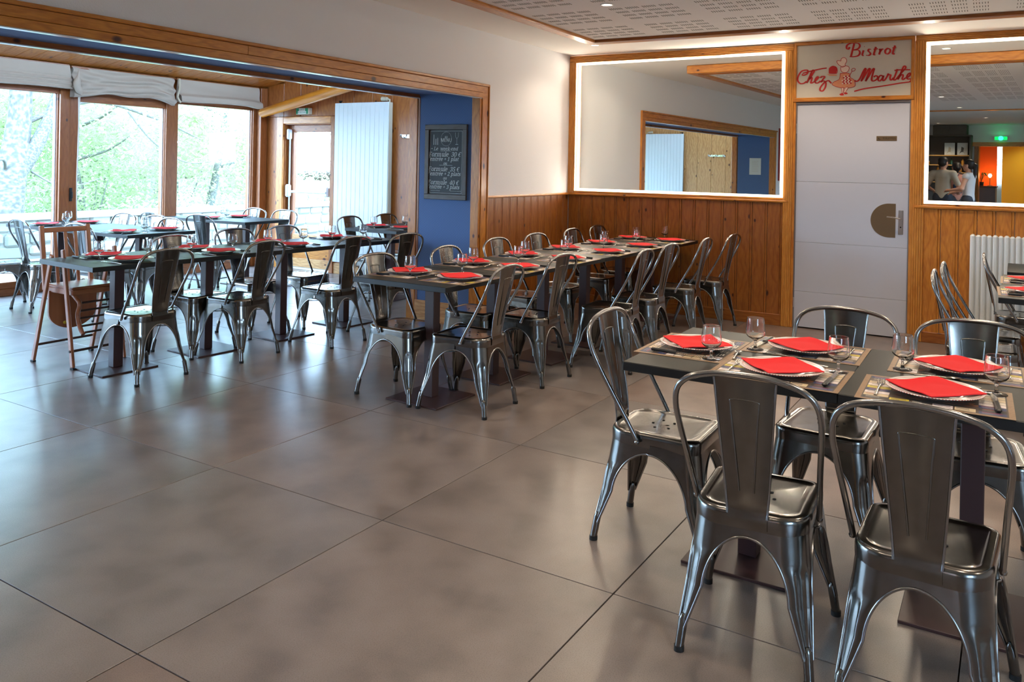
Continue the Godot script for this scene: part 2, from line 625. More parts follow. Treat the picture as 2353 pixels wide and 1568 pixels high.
# paper placemat printed with small advertisement blocks
func placemat_image() -> ImageTexture:
	var w := 768
	var h := 576
	var img := Image.create(w, h, false, Image.FORMAT_RGB8)
	img.fill(Color8(146, 116, 84))
	var r := RandomNumberGenerator.new()
	r.seed = 4
	for k in 900:   # woven straw border
		var p := Vector2i(r.randi() % w, r.randi() % h)
		img.fill_rect(Rect2i(p, Vector2i(14, 3)), Color8(146, 116, 84).darkened(r.randf_range(0.0, 0.45)))
	img.fill_rect(Rect2i(30, 24, 708, 528), Color8(70, 58, 50))
	for k in 260:
		var p := Vector2i(170 + r.randi() % 420, 100 + r.randi() % 330)
		img.fill_rect(Rect2i(p, Vector2i(26, 12)), [Color8(150, 76, 48), Color8(118, 70, 50), Color8(168, 110, 70), Color8(92, 58, 44)][r.randi() % 4])
	var papers := [Color8(232, 226, 216), Color8(214, 204, 190), Color8(210, 190, 60), Color8(36, 50, 96), Color8(90, 76, 64), Color8(60, 52, 46), Color8(226, 214, 210), Color8(38, 36, 36), Color8(206, 186, 150)]
	for side in 2:   # columns left and right
		for k in 9:
			var x := 36 if side == 0 else 602
			var y := 30 + k * 58
			var c: Color = papers[r.randi() % papers.size()]
			img.fill_rect(Rect2i(x, y, 128, 52), c)
			var ink := Color8(40, 38, 60) if c.get_luminance() > 0.4 else Color8(220, 214, 200)
			for l in 3:
				img.fill_rect(Rect2i(x + 10 + r.randi() % 10, y + 8 + l * 14, 50 + r.randi() % 50, 6 if l == 0 else 3), ink.lerp(c, 0.35) if l else (Color8(170, 36, 44) if r.randf() < 0.4 else ink))
	for row in 2:   # strips above and below the plate
		for k in 4:
			var x := 172 + k * 106
			var y := 34 if row == 0 else 476
			var c: Color = papers[(k * 2 + row + 1) % papers.size()]
			img.fill_rect(Rect2i(x, y, 98, 70 if row == 0 else 64), c)
			var ink := Color8(36, 40, 80) if c.get_luminance() > 0.4 else Color8(214, 210, 200)
			for l in 3:
				img.fill_rect(Rect2i(x + 8, y + 10 + l * 18, 40 + r.randi() % 44, 9 if l == 0 else 4), ink)
	return ImageTexture.create_from_image(img)


# ---------------------------------------------------------------- steel chair (faces -z)
func leg_corner(front: bool, y: float) -> Vector2:
	var t := 1.0 - y / 0.395
	if front:
		return Vector2(0.170, -0.176).lerp(Vector2(0.219, -0.231), t)
	return Vector2(0.163, 0.180).lerp(Vector2(0.196, 0.232), t)


# how far the sheet reaches from the corner along one side, and the rows of heights
func leg_arm(full: float, base_full: float, y: float) -> float:
	var ya := 0.362
	var yb := 0.20
	if y >= ya:
		return full
	if y >= yb:
		var w := (base_full - 0.056) * sqrt(maxf(0.0, 1.0 - pow((y - yb) / (ya - yb), 2.0)))
		return full - w * full / base_full
	return lerpf(0.021, 0.056, clampf((y - 0.07) / (yb - 0.07), 0.0, 1.0))


func leg_heights() -> Array:
	var ys := [0.396, 0.38]
	for k in 19:
		ys.append(0.20 + 0.162 * sin(PI * 0.5 * (1.0 - k / 18.0)))
	for k in range(1, 21):
		ys.append(0.20 - 0.128 * k / 20.0)
	return ys


func chair_leg(sx: float, front: bool) -> Array:
	var sz := -1.0 if front else 1.0
	var cb := leg_corner(front, 0.20)
	var mid_z := 0.004
	var r := []
	var edge_x := []
	var edge_z := []
	for y: float in leg_heights():
		var c := leg_corner(front, y)
		var ax := leg_arm(c.x, cb.x, y)
		var az := leg_arm(absf(c.y - mid_z), absf(cb.y - mid_z), y)
		var rad := minf((0.052 if front else 0.075), 0.92 * minf(ax, az))
		rad = maxf(rad, 0.012)
		var row := []
		for k in 5:
			row.append(Vector3((c.x - lerpf(ax, rad, k / 5.0)) * sx, y, c.y))
		for k in 29:
			var a := PI * 0.5 * k / 28.0
			var t := absf(k / 14.0 - 1.0)
			var yy := (y - 0.185) / 0.110
			var e := pow(t / 0.5, 4.0) + pow(absf(yy), 5.0)
			var dep := minf(0.0065, rad * 0.22) * smoothstep(1.35, 0.45, e)
			var rr := rad - dep
			row.append(Vector3((c.x - rad + sin(a) * rr) * sx, y, c.y + sz * (-rad + cos(a) * rr)))
		for k in range(1, 6):
			row.append(Vector3(c.x * sx, y, c.y - sz * lerpf(rad, az, k / 5.0)))
		edge_x.append(row[0])
		edge_z.append(row[row.size() - 1])
		r.append(row)
	var mb := MB.new()
	mb.rows(r, false, (sx > 0) != front)
	# the tubular foot
	var c0 := leg_corner(front, 0.0)
	var c1 := leg_corner(front, 0.10)
	var inw := Vector2(-sx, -sz) * 0.0125
	var p0 := Vector3(c0.x * sx + inw.x, 0.012, c0.y + inw.y)
	var p1 := Vector3(c1.x * sx + inw.x * 1.1, 0.105, c1.y + inw.y * 1.1)
	mb.tube([p0, p0.lerp(p1, 0.5), p0.lerp(p1, 0.85), p1], [0.0135, 0.0138, 0.014, 0.006], 12)
	var foot := MB.new()
	foot.tube([Vector3(p0.x, 0.0, p0.z), Vector3(p0.x, 0.016, p0.z)], 0.0155, 12)
	return [mb, foot, edge_x, edge_z]


func seat_ring(inset: float, y: float) -> Array:
	var out := []
	for q in [[1, -1], [1, 1], [-1, 1], [-1, -1]]:
		var front: bool = q[1] < 0
		var hx := (0.172 if front else 0.166) - inset
		var hz := (0.178 if front else 0.184) - inset
		var rad := maxf((0.052 if front else 0.082) - inset, 0.012)
		for k in 9:
			var a := PI * 0.5 * k / 8.0
			var ca := sin(a)
			var sa := cos(a)
			if q[0] * q[1] > 0:
				ca = cos(a)
				sa = sin(a)
			out.append(Vector3((hx - rad + ca * rad) * q[0], y, (hz - rad + sa * rad) * q[1]))
	# the first corner runs from its front side round to the right
	return out


func make_chair(label: String, group: String) -> Node3D:
	var o := thing("metal_chair", label, "chair", Vector3.ZERO, 0.0, group)
	var seat := MB.new()
	var rr := []
	for q in [[0.001, 0.384], [0.0, 0.398], [0.0, 0.418], [0.002, 0.427], [0.006, 0.4325], [0.012, 0.4355], [0.024, 0.4365], [0.030, 0.4355], [0.034, 0.4325], [0.050, 0.4315], [0.09, 0.430], [0.13, 0.429], [0.165, 0.4285]]:
		rr.append(seat_ring(q[0], q[1]))
	seat.rows(rr, true, true)
	part("seat", seat, M.steel, o)
	var holes := MB.new()
	for q in [[-0.05, 0.03], [0.05, 0.03], [-0.035, -0.02], [0.035, -0.02], [0.0, 0.055]]:
		holes.lathe([Vector2(0.0052, 0.4285), Vector2(0.0052, 0.4308), Vector2(0.0001, 0.4308)], 10, Vector3(q[0], 0, q[1]))
	part("drain_hole", holes, M.hole, o)
	var ed := {}
	for q in [[-1.0, true], [1.0, true], [-1.0, false], [1.0, false]]:
		var l := chair_leg(q[0], q[1])
		var lg := part("leg", l[0], M.steel, o)
		part("foot_cap", l[1], M.rubber, lg)
		ed[q] = l
	# rolled rims of the four arches
	for q in [[[-1.0, true], 2, [1.0, true], 2], [[-1.0, false], 2, [1.0, false], 2], [[-1.0, true], 3, [-1.0, false], 3], [[1.0, true], 3, [1.0, false], 3]]:
		var a: Array = ed[q[0]][q[1]].slice(2)
		var b: Array = ed[q[2]][q[3]].slice(2)
		a.reverse()
		b.remove_at(0)
		a.append_array(b)
		part("arch_rim", MB.new().tube(a, 0.0042, 6), M.tube_steel, o)
	# hoop
	var hp := []
	for p in [Vector3(0.181, 0.408, 0.052), Vector3(0.184, 0.44, 0.066), Vector3(0.192, 0.56, 0.137), Vector3(0.2, 0.66, 0.194), Vector3(0.204, 0.735, 0.231), Vector3(0.193, 0.79, 0.25), Vector3(0.158, 0.824, 0.257), Vector3(0.1, 0.842, 0.259), Vector3(0.04, 0.849, 0.259)]:
		hp.append(p)
	var full := hp.duplicate()
	for k in range(hp.size() - 1, -1, -1):
		full.append(hp[k] * Vector3(-1, 1, 1))
	var hoop := MB.new().tube(curve(full, 4), 0.0088, 10)
	for s: float in [-1.0, 1.0]:
		hoop.lathe([Vector2(0.0001, -0.010), Vector2(0.008, -0.006), Vector2(0.010, 0.0), Vector2(0.008, 0.006), Vector2(0.0001, 0.010)], 10, Vector3(0.183 * s, 0.405, 0.05))
	part("back_hoop", hoop, M.tube_steel, o)
	# splat with folded edges and a pressed rib
	var path := [Vector3(0, 0.388, 0.187), Vector3(0, 0.412, 0.1885), Vector3(0, 0.43, 0.187), Vector3(0, 0.455, 0.186), Vector3(0, 0.53, 0.196), Vector3(0, 0.64, 0.219), Vector3(0, 0.75, 0.242), Vector3(0, 0.842, 0.257)]
	var pc := curve(path, 4)
	var r := []
	var el := []
	var er := []
	for i in pc.size():
		var t := clampf((pc[i].y - 0.43) / 0.41, 0.0, 1.0)
		var hw := lerpf(0.057, 0.087, t)
		var row := []
		for k in 13:
			var u := k / 6.0 - 1.0
			var bow := 0.010 * (1.0 - u * u) * smoothstep(0.0, 0.2, t)
			var ytop: float = pc[i].y - (0.006 * u * u if t > 0.98 else 0.0)
			row.append(Vector3(u * hw, ytop, pc[i].z + bow))
		r.append(row)
		if pc[i].y > 0.425:
			el.append(row[0])
			er.append(row[12])
	var sp := part("back_splat", MB.new().rows(r), M.steel, o)
	part("folded_edge", MB.new().tube(el, 0.0036, 6), M.tube_steel, sp)
	part("folded_edge", MB.new().tube(er, 0.0036, 6), M.tube_steel, sp)
	var rib := []
	for q in [[-0.021, 0.50], [-0.028, 0.60], [-0.036, 0.71], [-0.0405, 0.765], [-0.036, 0.776], [0.0, 0.779], [0.036, 0.776], [0.0405, 0.765], [0.036, 0.71], [0.028, 0.60], [0.021, 0.50]]:
		var t: float = clampf((q[1] - 0.43) / 0.41, 0.0, 1.0)
		var z := lerpf(0.1875, 0.2565, t) if q[1] > 0.6 else lerpf(0.1915, 0.2125, (q[1] - 0.5) / 0.1)
		var u: float = q[0] / lerpf(0.057, 0.087, t)
		rib.append(Vector3(q[0], q[1], z + 0.010 * (1.0 - u * u) - 0.0002))
	part("pressed_rib", MB.new().tube(curve(rib, 3), 0.0026, 8), M.steel, sp)
	# crossed under-frame bars
	var br := MB.new()
	for s: float in [-1.0, 1.0]:
		var a := Vector3(-0.150 * s, 0.325, -0.155)
		var b := Vector3(0.144 * s, 0.325 + 0.003 * s, 0.158)
		br.tube([a, a.lerp(b, 0.5), b], 0.0065, 6, true, 0.5)
	part("cross_brace", br, M.steel, o)
	return o


var chair0: Node3D


func chair(x: float, z: float, face: float, label: String, group: String) -> void:
	# face: degrees of rotation; 0 looks to -z, 90 to -x, -90 to +x, 180 to +z
	if chair0 == null:
		chair0 = make_chair(label, group)
		chair0.position = Vector3(x, 0, z)
		chair0.rotation.y = deg_to_rad(face)
		return
	dup(chair0, label, Vector3(x, 0, z), deg_to_rad(face), group)


# ---------------------------------------------------------------- pedestal table; lx across, lz along
var table_protos := {}


func table(x: float, z: float, lx: float, lz: float, turn: float, label: String, group: String) -> void:
	var key := Vector2(lx, lz)
	if table_protos.has(key):
		dup(table_protos[key], label, Vector3(x, 0, z), turn, group)
		return
	var o := thing("pedestal_table", label, "table", Vector3(x, 0, z), turn, group)
	table_protos[key] = o
	part("table_top", MB.new().bb(-lx / 2 + 0.001, 0.733, -lz / 2 + 0.001, lx / 2 - 0.001, 0.745, lz / 2 - 0.001, 0.001), M.table_top, o)
	part("edge_band", MB.new().bb(-lx / 2, 0.713, -lz / 2, lx / 2, 0.7445, lz / 2, 0.002), M.table_edge, o)
	part("column", MB.new().bb(-0.034, 0.012, -0.034, 0.034, 0.715, 0.034, 0.003), M.table_leg, o)
	part("base_plate", MB.new().bb(-0.195, 0.0, -0.195, 0.195, 0.011, 0.195, 0.002), M.table_leg, o)
	part("mounting_plate", MB.new().bb(-0.14, 0.706, -0.14, 0.14, 0.7135, 0.14, 0.001), M.table_leg, o)


# ---------------------------------------------------------------- things on the tables
var proto := {}


func make_proto(called: String) -> Node3D:
	var o := Node3D.new()
	match called:
		"plate":
			var pr := [Vector2(0.0001, 0.0065), Vector2(0.05, 0.0065), Vector2(0.078, 0.0075), Vector2(0.088, 0.012), Vector2(0.094, 0.0135), Vector2(0.108, 0.0158), Vector2(0.122, 0.0182), Vector2(0.134, 0.0205), Vector2(0.1385, 0.0208), Vector2(0.138, 0.0185), Vector2(0.12, 0.015), Vector2(0.09, 0.008), Vector2(0.075, 0.0), Vector2(0.068, 0.0), Vector2(0.066, 0.003), Vector2(0.0001, 0.003)]
			var mi := MeshInstance3D.new()
			mi.mesh = MB.new().lathe(pr, 48, Vector3.ZERO, true).mesh()
			mi.material_override = M.porcelain
			return mi
		"napkin":
			# a square napkin laid cornerwise, sagging between the rims
			var top := []
			var bot := []
			var nn := 16
			for i in nn + 1:
				var ra := []
				var rb := []
				for j in nn + 1:
					var a := (i / float(nn) - 0.5) * 0.198
					var b := (j / float(nn) - 0.5) * 0.198
					var x := (a + b) * 0.7071
					var z := (b - a) * 0.7071
					var rim := smoothstep(0.06, 0.125, sqrt(x * x + z * z))
					var y := 0.0165 + 0.0105 * rim + 0.004 * sin(x * 26.0 + 0.6) * cos(z * 18.0)
					ra.append(Vector3(x, y, z))
					rb.append(Vector3(x, y - 0.0028, z))
				top.append(ra)
				bot.append(rb)
			var mb := MB.new()
			mb.rows(top, false, false)
			mb.rows(bot, false, true)
			for e in 4:
				var e1 := []
				var e2 := []
				for k in nn + 1:
					var i := [0, k, nn, nn - k][e] as int
					var j := [k, nn, nn - k, 0][e] as int
					e1.append(top[i][j])
					e2.append(bot[i][j])
				mb.rows([e1, e2], false, true)
			var mi := MeshInstance3D.new()
			mi.mesh = mb.mesh()
			mi.material_override = M.napkin
			return mi
		"wine_glass":
			var pr := [Vector2(0.0001, 0.0), Vector2(0.030, 0.0), Vector2(0.0315, 0.0012), Vector2(0.030, 0.0026), Vector2(0.014, 0.0045), Vector2(0.0062, 0.0085), Vector2(0.0048, 0.016), Vector2(0.0048, 0.028), Vector2(0.0065, 0.0345), Vector2(0.014, 0.0405), Vector2(0.026, 0.047), Vector2(0.0335, 0.055), Vector2(0.0362, 0.064), Vector2(0.0358, 0.08), Vector2(0.0332, 0.102), Vector2(0.0312, 0.1205), Vector2(0.0306, 0.1215), Vector2(0.0300, 0.1205), Vector2(0.0320, 0.102), Vector2(0.0345, 0.08), Vector2(0.0348, 0.064), Vector2(0.0322, 0.0562), Vector2(0.024, 0.0485), Vector2(0.012, 0.044), Vector2(0.0001, 0.0425)]
			var mi := MeshInstance3D.new()
			mi.mesh = MB.new().lathe(pr, 32).mesh()
			mi.material_override = M.glass
			return mi
		"placemat":
			var mi := MeshInstance3D.new()
			var mb := MB.new()
			mb.bb(-0.21, 0.0, -0.163, 0.21, 0.0008, 0.163)
			mb.quad(Vector3(-0.21, 0.0011, 0.163), Vector3(0.21, 0.0011, 0.163), Vector3(0.21, 0.0011, -0.163), Vector3(-0.21, 0.0011, -0.163), Vector2(0, 1), Vector2(1, 1), Vector2(1, 0), Vector2(0, 0))
			mi.mesh = mb.mesh()
			mi.material_override = M.placemat
			return mi
		"fork":
			part("handle", MB.new().tube(curve([Vector3(0, 0.002, 0.095), Vector3(0, 0.0045, 0.05), Vector3(0, 0.0055, 0.0), Vector3(0, 0.004, -0.04)], 4), [0.0055, 0.0055, 0.0054, 0.005, 0.0045, 0.004, 0.0037, 0.0034, 0.0032, 0.003, 0.003, 0.0032, 0.0036], 6, true, 0.45), M.cutlery, o)
			var hd := MB.new()
			hd.rows([[Vector3(-0.0035, 0.004, -0.04), Vector3(0, 0.004, -0.04), Vector3(0.0035, 0.004, -0.04)], [Vector3(-0.011, 0.003, -0.056), Vector3(0, 0.002, -0.056), Vector3(0.011, 0.003, -0.056)], [Vector3(-0.012, 0.004, -0.068), Vector3(0, 0.003, -0.068), Vector3(0.012, 0.004, -0.068)]], false, true)
			for k in 4:
				var x := -0.0102 + 0.0068 * k
				hd.box(Vector3(x, 0.0055, -0.084), Vector3(0.0032, 0.0018, 0.036), 0.0005, Basis(Vector3.RIGHT, 0.08))
			part("tines", hd, M.cutlery, o)
		"knife":
			part("handle", MB.new().box(Vector3(0, 0.007, 0.055), Vector3(0.016, 0.011, 0.10), 0.004), M.black_plastic, o)
			var bl := PackedVector2Array([Vector2(-0.007, 0.0), Vector2(0.008, 0.0), Vector2(0.009, 0.05), Vector2(0.005, 0.09), Vector2(-0.006, 0.113), Vector2(-0.007, 0.1)])
			part("blade", MB.new().prism(bl, 0.0, 0.0016, Transform3D(Basis(Vector3.RIGHT, -PI / 2), Vector3(0, 0.006, 0.006))), M.cutlery, o)
		"spoon":
			part("handle", MB.new().tube(curve([Vector3(0, 0.002, 0.075), Vector3(0, 0.0055, 0.02), Vector3(0, 0.005, -0.03)], 4), [0.0052, 0.0052, 0.0048, 0.0042, 0.0036, 0.0032, 0.003, 0.003, 0.0032], 6, true, 0.45), M.cutlery, o)
			var r := []
			for i in 6:
				var row := []
				for k in 14:
					var a := TAU * k / 14.0
					var f := i / 5.0
					row.append(Vector3(cos(a) * 0.0135 * f, 0.001 + 0.0055 * f * f, -0.048 + sin(a) * 0.021 * f))
				r.append(row)
			part("bowl", MB.new().rows(r, true, true), M.cutlery, o)
	return o


func put(called: String, label: String, category: String, group: String, at: Vector3, turn: float) -> Node3D:
	if not proto.has(called):
		proto[called] = make_proto(called)
	var o: Node3D = proto[called].duplicate()
	o.name = numbered(called)
	add_child(o)
	o.position = at
	o.rotation.y = turn
	tag(o, label, category, group)
	return o


# one cover: the guest at (x, z) looks along face (degrees as for chairs)
func cover(x: float, z: float, face: float, place: String, row: String, opts := {}) -> void:
	var turn := deg_to_rad(face)
	var b := Basis(Vector3.UP, turn)
	var y := 0.7455
	var c := Vector3(x, y, z)
	if opts.get("mat", true):
		put("placemat", "printed paper placemat at the " + place, "placemat", "placemats on the " + row, c + b * Vector3(0.0, 0, 0.012), turn + rng.randf_range(-0.02, 0.02))
		c.y += 0.0011
	put("plate", "red-rimmed white plate at the " + place, "plate", "plates on the " + row, c, turn)
	put("napkin", "red paper napkin at the " + place, "napkin", "napkins on the " + row, c, turn + rng.randf_range(-0.12, 0.12))
	var g: Vector2 = opts.get("glass", Vector2(0.165, -0.105))
	put("wine_glass", "stemmed wine glass at the " + place, "glass", "wine glasses on the " + row, c + b * Vector3(g.x, 0, g.y), turn)
	put("fork", "steel fork at the " + place, "fork", "forks on the " + row, c + b * Vector3(-0.155, 0, 0.03), turn + rng.randf_range(-0.12, 0.12))
	put("knife", "black-handled knife at the " + place, "knife", "knives on the " + row, c + b * Vector3(0.163, 0, 0.02), turn + rng.randf_range(-0.15, 0.15))
	if opts.get("spoon", true):
		put("spoon", "small steel spoon at the " + place, "spoon", "spoons on the " + row, c + b * Vector3(0.05, 0, -0.165), turn + PI / 2 + rng.randf_range(-0.2, 0.2))


# ---------------------------------------------------------------- room shell
const H := 2.606       # soffit height
const JZ := 1.756      # near face of the opening's far jamb
const OZ := 7.05       # the opening's other end
const VX := -4.8       # window wall of the veranda
const VZ := -0.15      # end wall of the veranda
const VE := 9.0        # its other end


func wood_box(called: String, x0: float, y0: float, z0: float, x1: float, y1: float, z1: float, m: Material, parent: Node, ch := 0.002) -> MeshInstance3D:
	return part(called, MB.new().bb(x0, y0, z0, x1, y1, z1, ch, ruo()), m, parent)


func build_floor() -> void:
	var fl := struct("floor", MB.new().bb(VX - 0.1, -0.2, VZ - 0.3, 7.2, -0.009, 14.8), M.grout, "large taupe stoneware floor tiles with thin dark joints")
	var tx := 1.0103
	var tz := 1.0700
	var b := Basis(Vector3.UP, -0.0185)
	var g := 0.0022
	for j in range(-6, 4):
		for i in range(-8, 6):
			var cx := 1.8919 + (i + 0.5) * tx
			var cz := 5.1496 + (j + 0.5) * tz
			var c := b * Vector3(cx, 0, cz)
			# clip against the shell: leave out tiles wholly outside the rooms
			if c.x > 7.4 or c.x < VX - 0.4 or c.z < -0.6:
				continue
			var mb := MB.new()
			var u := Vector2(rng.randf(), rng.randf())
			mb.box(c + Vector3(0, -0.005, 0), Vector3(tx - g * 2, 0.01, tz - g * 2), 0.0009, b, u)
			part("tile", mb, M["tile%d" % (rng.randi() % 4)], fl)


func plank_row(parent: Node, along: String, from: float, to: float, y0: float, y1: float, face: float, pitch: float, m: Material) -> void:
	# tongue-and-groove planks with a narrow bead on one edge
	var n := int(round((to - from) / pitch))
	var p := (to - from) / n
	for k in n:
		var a := from + p * k
		var mb := MB.new()
		var u := ruo()
		if along == "x":
			mb.bb(a + 0.001, y0, face - 0.012, a + p - 0.023, y1, face + 0.006, 0.003, u)
			mb.bb(a + p - 0.022, y0, face - 0.012, a + p - 0.003, y1, face + 0.0045, 0.004, u)
		else:
			mb.bb(face - 0.012, y0, a + 0.001, face + 0.006, y1, a + p - 0.023, 0.003, u)
			mb.bb(face - 0.012, y0, a + p - 0.022, face + 0.0045, y1, a + p - 0.003, 0.004, u)
		part("plank", mb, m, parent)


func build_shell() -> void:
	# back wall (z = 0) with its wainscot
	var wb := struct("wall_back", MB.new().bb(-0.1, -0.1, -0.3, 2.288, 2.75, -0.115).bb(3.285, -0.1, -0.3, 7.2, 2.75, -0.115).bb(2.288, 2.05, -0.3, 3.285, 2.75, -0.02).bb(2.288, -0.1, -0.3, 3.285, 2.06, -0.115).bb(-0.01, -0.1, -0.115, 2.288, 1.16, -0.012).bb(3.285, -0.1, -0.115, 7.2, 1.16, -0.012), M.plaster, "white plastered back wall above pine wainscot")  # slab behind the door opening added to stop sky light leaking under
	plank_row(wb, "x", 0.008, 2.213, 0.10, 1.136, 0.0, 0.1378, M.pine_wall)
	plank_row(wb, "x", 3.372, 6.95, 0.085, 1.132, 0.0, 0.1342, M.pine_trim)
	# left wall: the pier next to the corner, the lintel over the opening, the part beyond the opening
	var wl := struct("wall_left", MB.new().bb(-0.66, -0.1, -0.2, -0.012, 2.75, JZ - 0.012).bb(-0.66, 2.084, JZ - 0.012, 0.0, 2.75, OZ + 0.035).bb(-0.66, -0.1, OZ + 0.032, 0.0, 2.75, 14.8).bb(-0.02, 1.15, -0.1, 0.0, 2.75, JZ - 0.012), M.plaster, "white plastered left wall around the wide opening")
	plank_row(wl, "z", 0.008, 1.635, 0.10, 1.14, 0.0, 0.1356, M.pine_wall)
	# right wall with an unseen window added for daylight fill
	struct("wall_right", MB.new().bb(7.0, -0.1, -0.2, 7.2, 2.75, 8.0).bb(7.0, -0.1, 8.0, 7.2, 0.9, 10.6).bb(7.0, 2.3, 8.0, 7.2, 2.75, 10.6).bb(7.0, -0.1, 10.6, 7.2, 2.75, 14.8), M.plaster, "white plastered right wall with an added unseen window")
	for k: int in [1]:
		var z0 := 4.6 + 3.4 * k
		var wn := group_node("window_8", "added unseen window in the right wall giving fill daylight")
		for q in [[z0, 0.9, z0 + 0.07, 2.3], [z0 + 1.265, 0.9, z0 + 1.335, 2.3], [z0 + 2.53, 0.9, z0 + 2.6, 2.3]]:
			wood_box("frame", 7.06, q[1], q[0], 7.13, q[3], q[2], M.window_wood, wn)
		wood_box("frame", 7.06, 0.9, z0, 7.129, 0.97, z0 + 2.6, M.window_wood, wn)
		wood_box("frame", 7.06, 2.23, z0, 7.129, 2.3, z0 + 2.6, M.window_wood, wn)
		part("pane", MB.new().quad(Vector3(7.1, 0.9, z0), Vector3(7.1, 0.9, z0 + 2.6), Vector3(7.1, 2.3, z0 + 2.6), Vector3(7.1, 2.3, z0)), M.pane, wn)
	struct("wall_rear", MB.new().bb(-0.1, -0.1, 14.5, 2.52, 2.75, 14.8).bb(4.4, -0.1, 14.5, 7.2, 2.75, 14.8).bb(2.52, 2.12, 14.5, 4.4, 2.75, 14.8), M.plaster, "white plastered rear wall behind the bar")
	struct("wall_back_room", MB.new().bb(2.86, -0.1, 17.0, 5.0, 2.75, 17.2).bb(5.0, -0.1, 14.8, 5.1, 2.75, 17.2), M.yellow_wall, "yellow wall of the room behind the bar")
	struct("wall_back_room_side", MB.new().bb(1.9, -0.1, 14.8, 2.0, 2.75, 17.2).bb(1.9, -0.1, 15.9, 2.82, 2.75, 16.0), M.orange_wall, "orange niche wall of the room behind the bar")
	struct("ceiling_back_room", MB.new().bb(1.9, 2.7, 14.7, 5.1, 2.8, 17.2), M.ceiling_white, "white ceiling of the back room")
	struct("floor_back_room", MB.new().bb(1.9, -0.2, 14.8, 5.1, -0.005, 17.2), M.jamb_grey, "grey floor of the back room")
	# ceiling: a high white margin and a dropped perforated panel framed in pine
	var ce := struct("ceiling", MB.new().bb(-0.7, H, -0.2, 7.2, H + 0.14, 14.8), M.ceiling_white, "white ceiling margin round the dropped perforated panel")
	part("dropped_panel", MB.new().bb(0.83, 2.528, 1.21, 6.2, H, 8.05), M.panel_white, ce)
	var slots := MultiMesh.new()
	slots.transform_format = MultiMesh.TRANSFORM_3D
	slots.mesh = MB.new().box(Vector3.ZERO, Vector3(0.0042, 0.002, 0.052)).mesh()
	var xf := []
	for pz in range(0, 7):
		for px in range(0, 9):
			for g in 4:
				for r in 4:
					for c in 6:
						var x := 0.965 + px * 0.606 + g * 0.121 + c * 0.0162
						var z := 1.462 + pz * 0.672 + r * 0.125 + 0.026
						if x < 6.05 and z < 6.0:
							xf.append(Transform3D(Basis(), Vector3(x, 2.5277, z)))
	slots.instance_count = xf.size()
	for k in xf.size():
		slots.set_instance_transform(k, xf[k])
	var mi := MultiMeshInstance3D.new()
	mi.name = "perforation"
	mi.multimesh = slots
	mi.material_override = M.slot_dark
	ce.add_child(mi, true)
	tag(mi, "", "", "", "stuff")
	# pine frame of the dropped panel: a broad outer strip and a narrow inner bead
	var tr := group_node("trim_1", "pine moulding round the dropped ceiling panel")
	for q in [[0.78, 1.17, 0.865, 8.1], [6.165, 1.17, 6.25, 8.1]]:
		wood_box("moulding", q[0], 2.512, q[1], q[2], H - 0.004, q[3], M.pine_trim, tr, 0.006)
	for q in [[0.78, 1.17, 6.25, 1.275], [0.78, 8.01, 6.25, 8.1]]:
		wood_box("moulding", q[0], 2.5118, q[1], q[2], H - 0.0042, q[3], M.pine_trim, tr, 0.006)
	wood_box("bead", 0.868, 2.505, 1.28, 0.905, 2.535, 8.0, M.pine_trim, tr, 0.008)
	wood_box("bead", 0.868, 2.505, 1.278, 6.16, 2.535, 1.345, M.pine_wall, tr, 0.008)
	# rails and baseboards
	var rl := group_node("trim_2", "pine chair rail above the wainscot")
	wood_box("rail", 0.0, 1.136, -0.01, 2.27, 1.158, 0.022, M.pine_trim, rl, 0.006)
	wood_box("rail", -0.01, 1.136, 0.022, 0.022, 1.158, 1.64, M.pine_trim, rl, 0.006)
	wood_box("rail", 3.30, 1.134, -0.01, 6.98, 1.160, 0.026, M.pine_trim, rl, 0.006)
	var bs := group_node("baseboard_back", "pine baseboard below the wainscot of the back wall")
	wood_box("board", 0.0, 0.0, -0.01, 2.213, 0.105, 0.012, M.pine_wall, bs, 0.003)
	wood_box("board", 3.372, 0.0, -0.01, 6.98, 0.09, 0.012, M.pine_wall, bs, 0.003)
	var bl := group_node("baseboard_left", "pine baseboard below the left wainscot")
	wood_box("board", -0.01, 0.0, 0.012, 0.012, 0.105, 1.635, M.pine_wall, bl, 0.003)


func reeded_v(x0: float, x1: float, y0: float, y1: float, n: int) -> MB:
	var mb := MB.new()
	var w := (x1 - x0) / n
	for k in n:
		mb.bb(x0 + k * w, y0, -0.02, x0 + (k + 1) * w - 0.0008, y1, 0.016 + 0.006 * sin(PI * (k + 0.5) / n), 0.0036, ruo())
	return mb


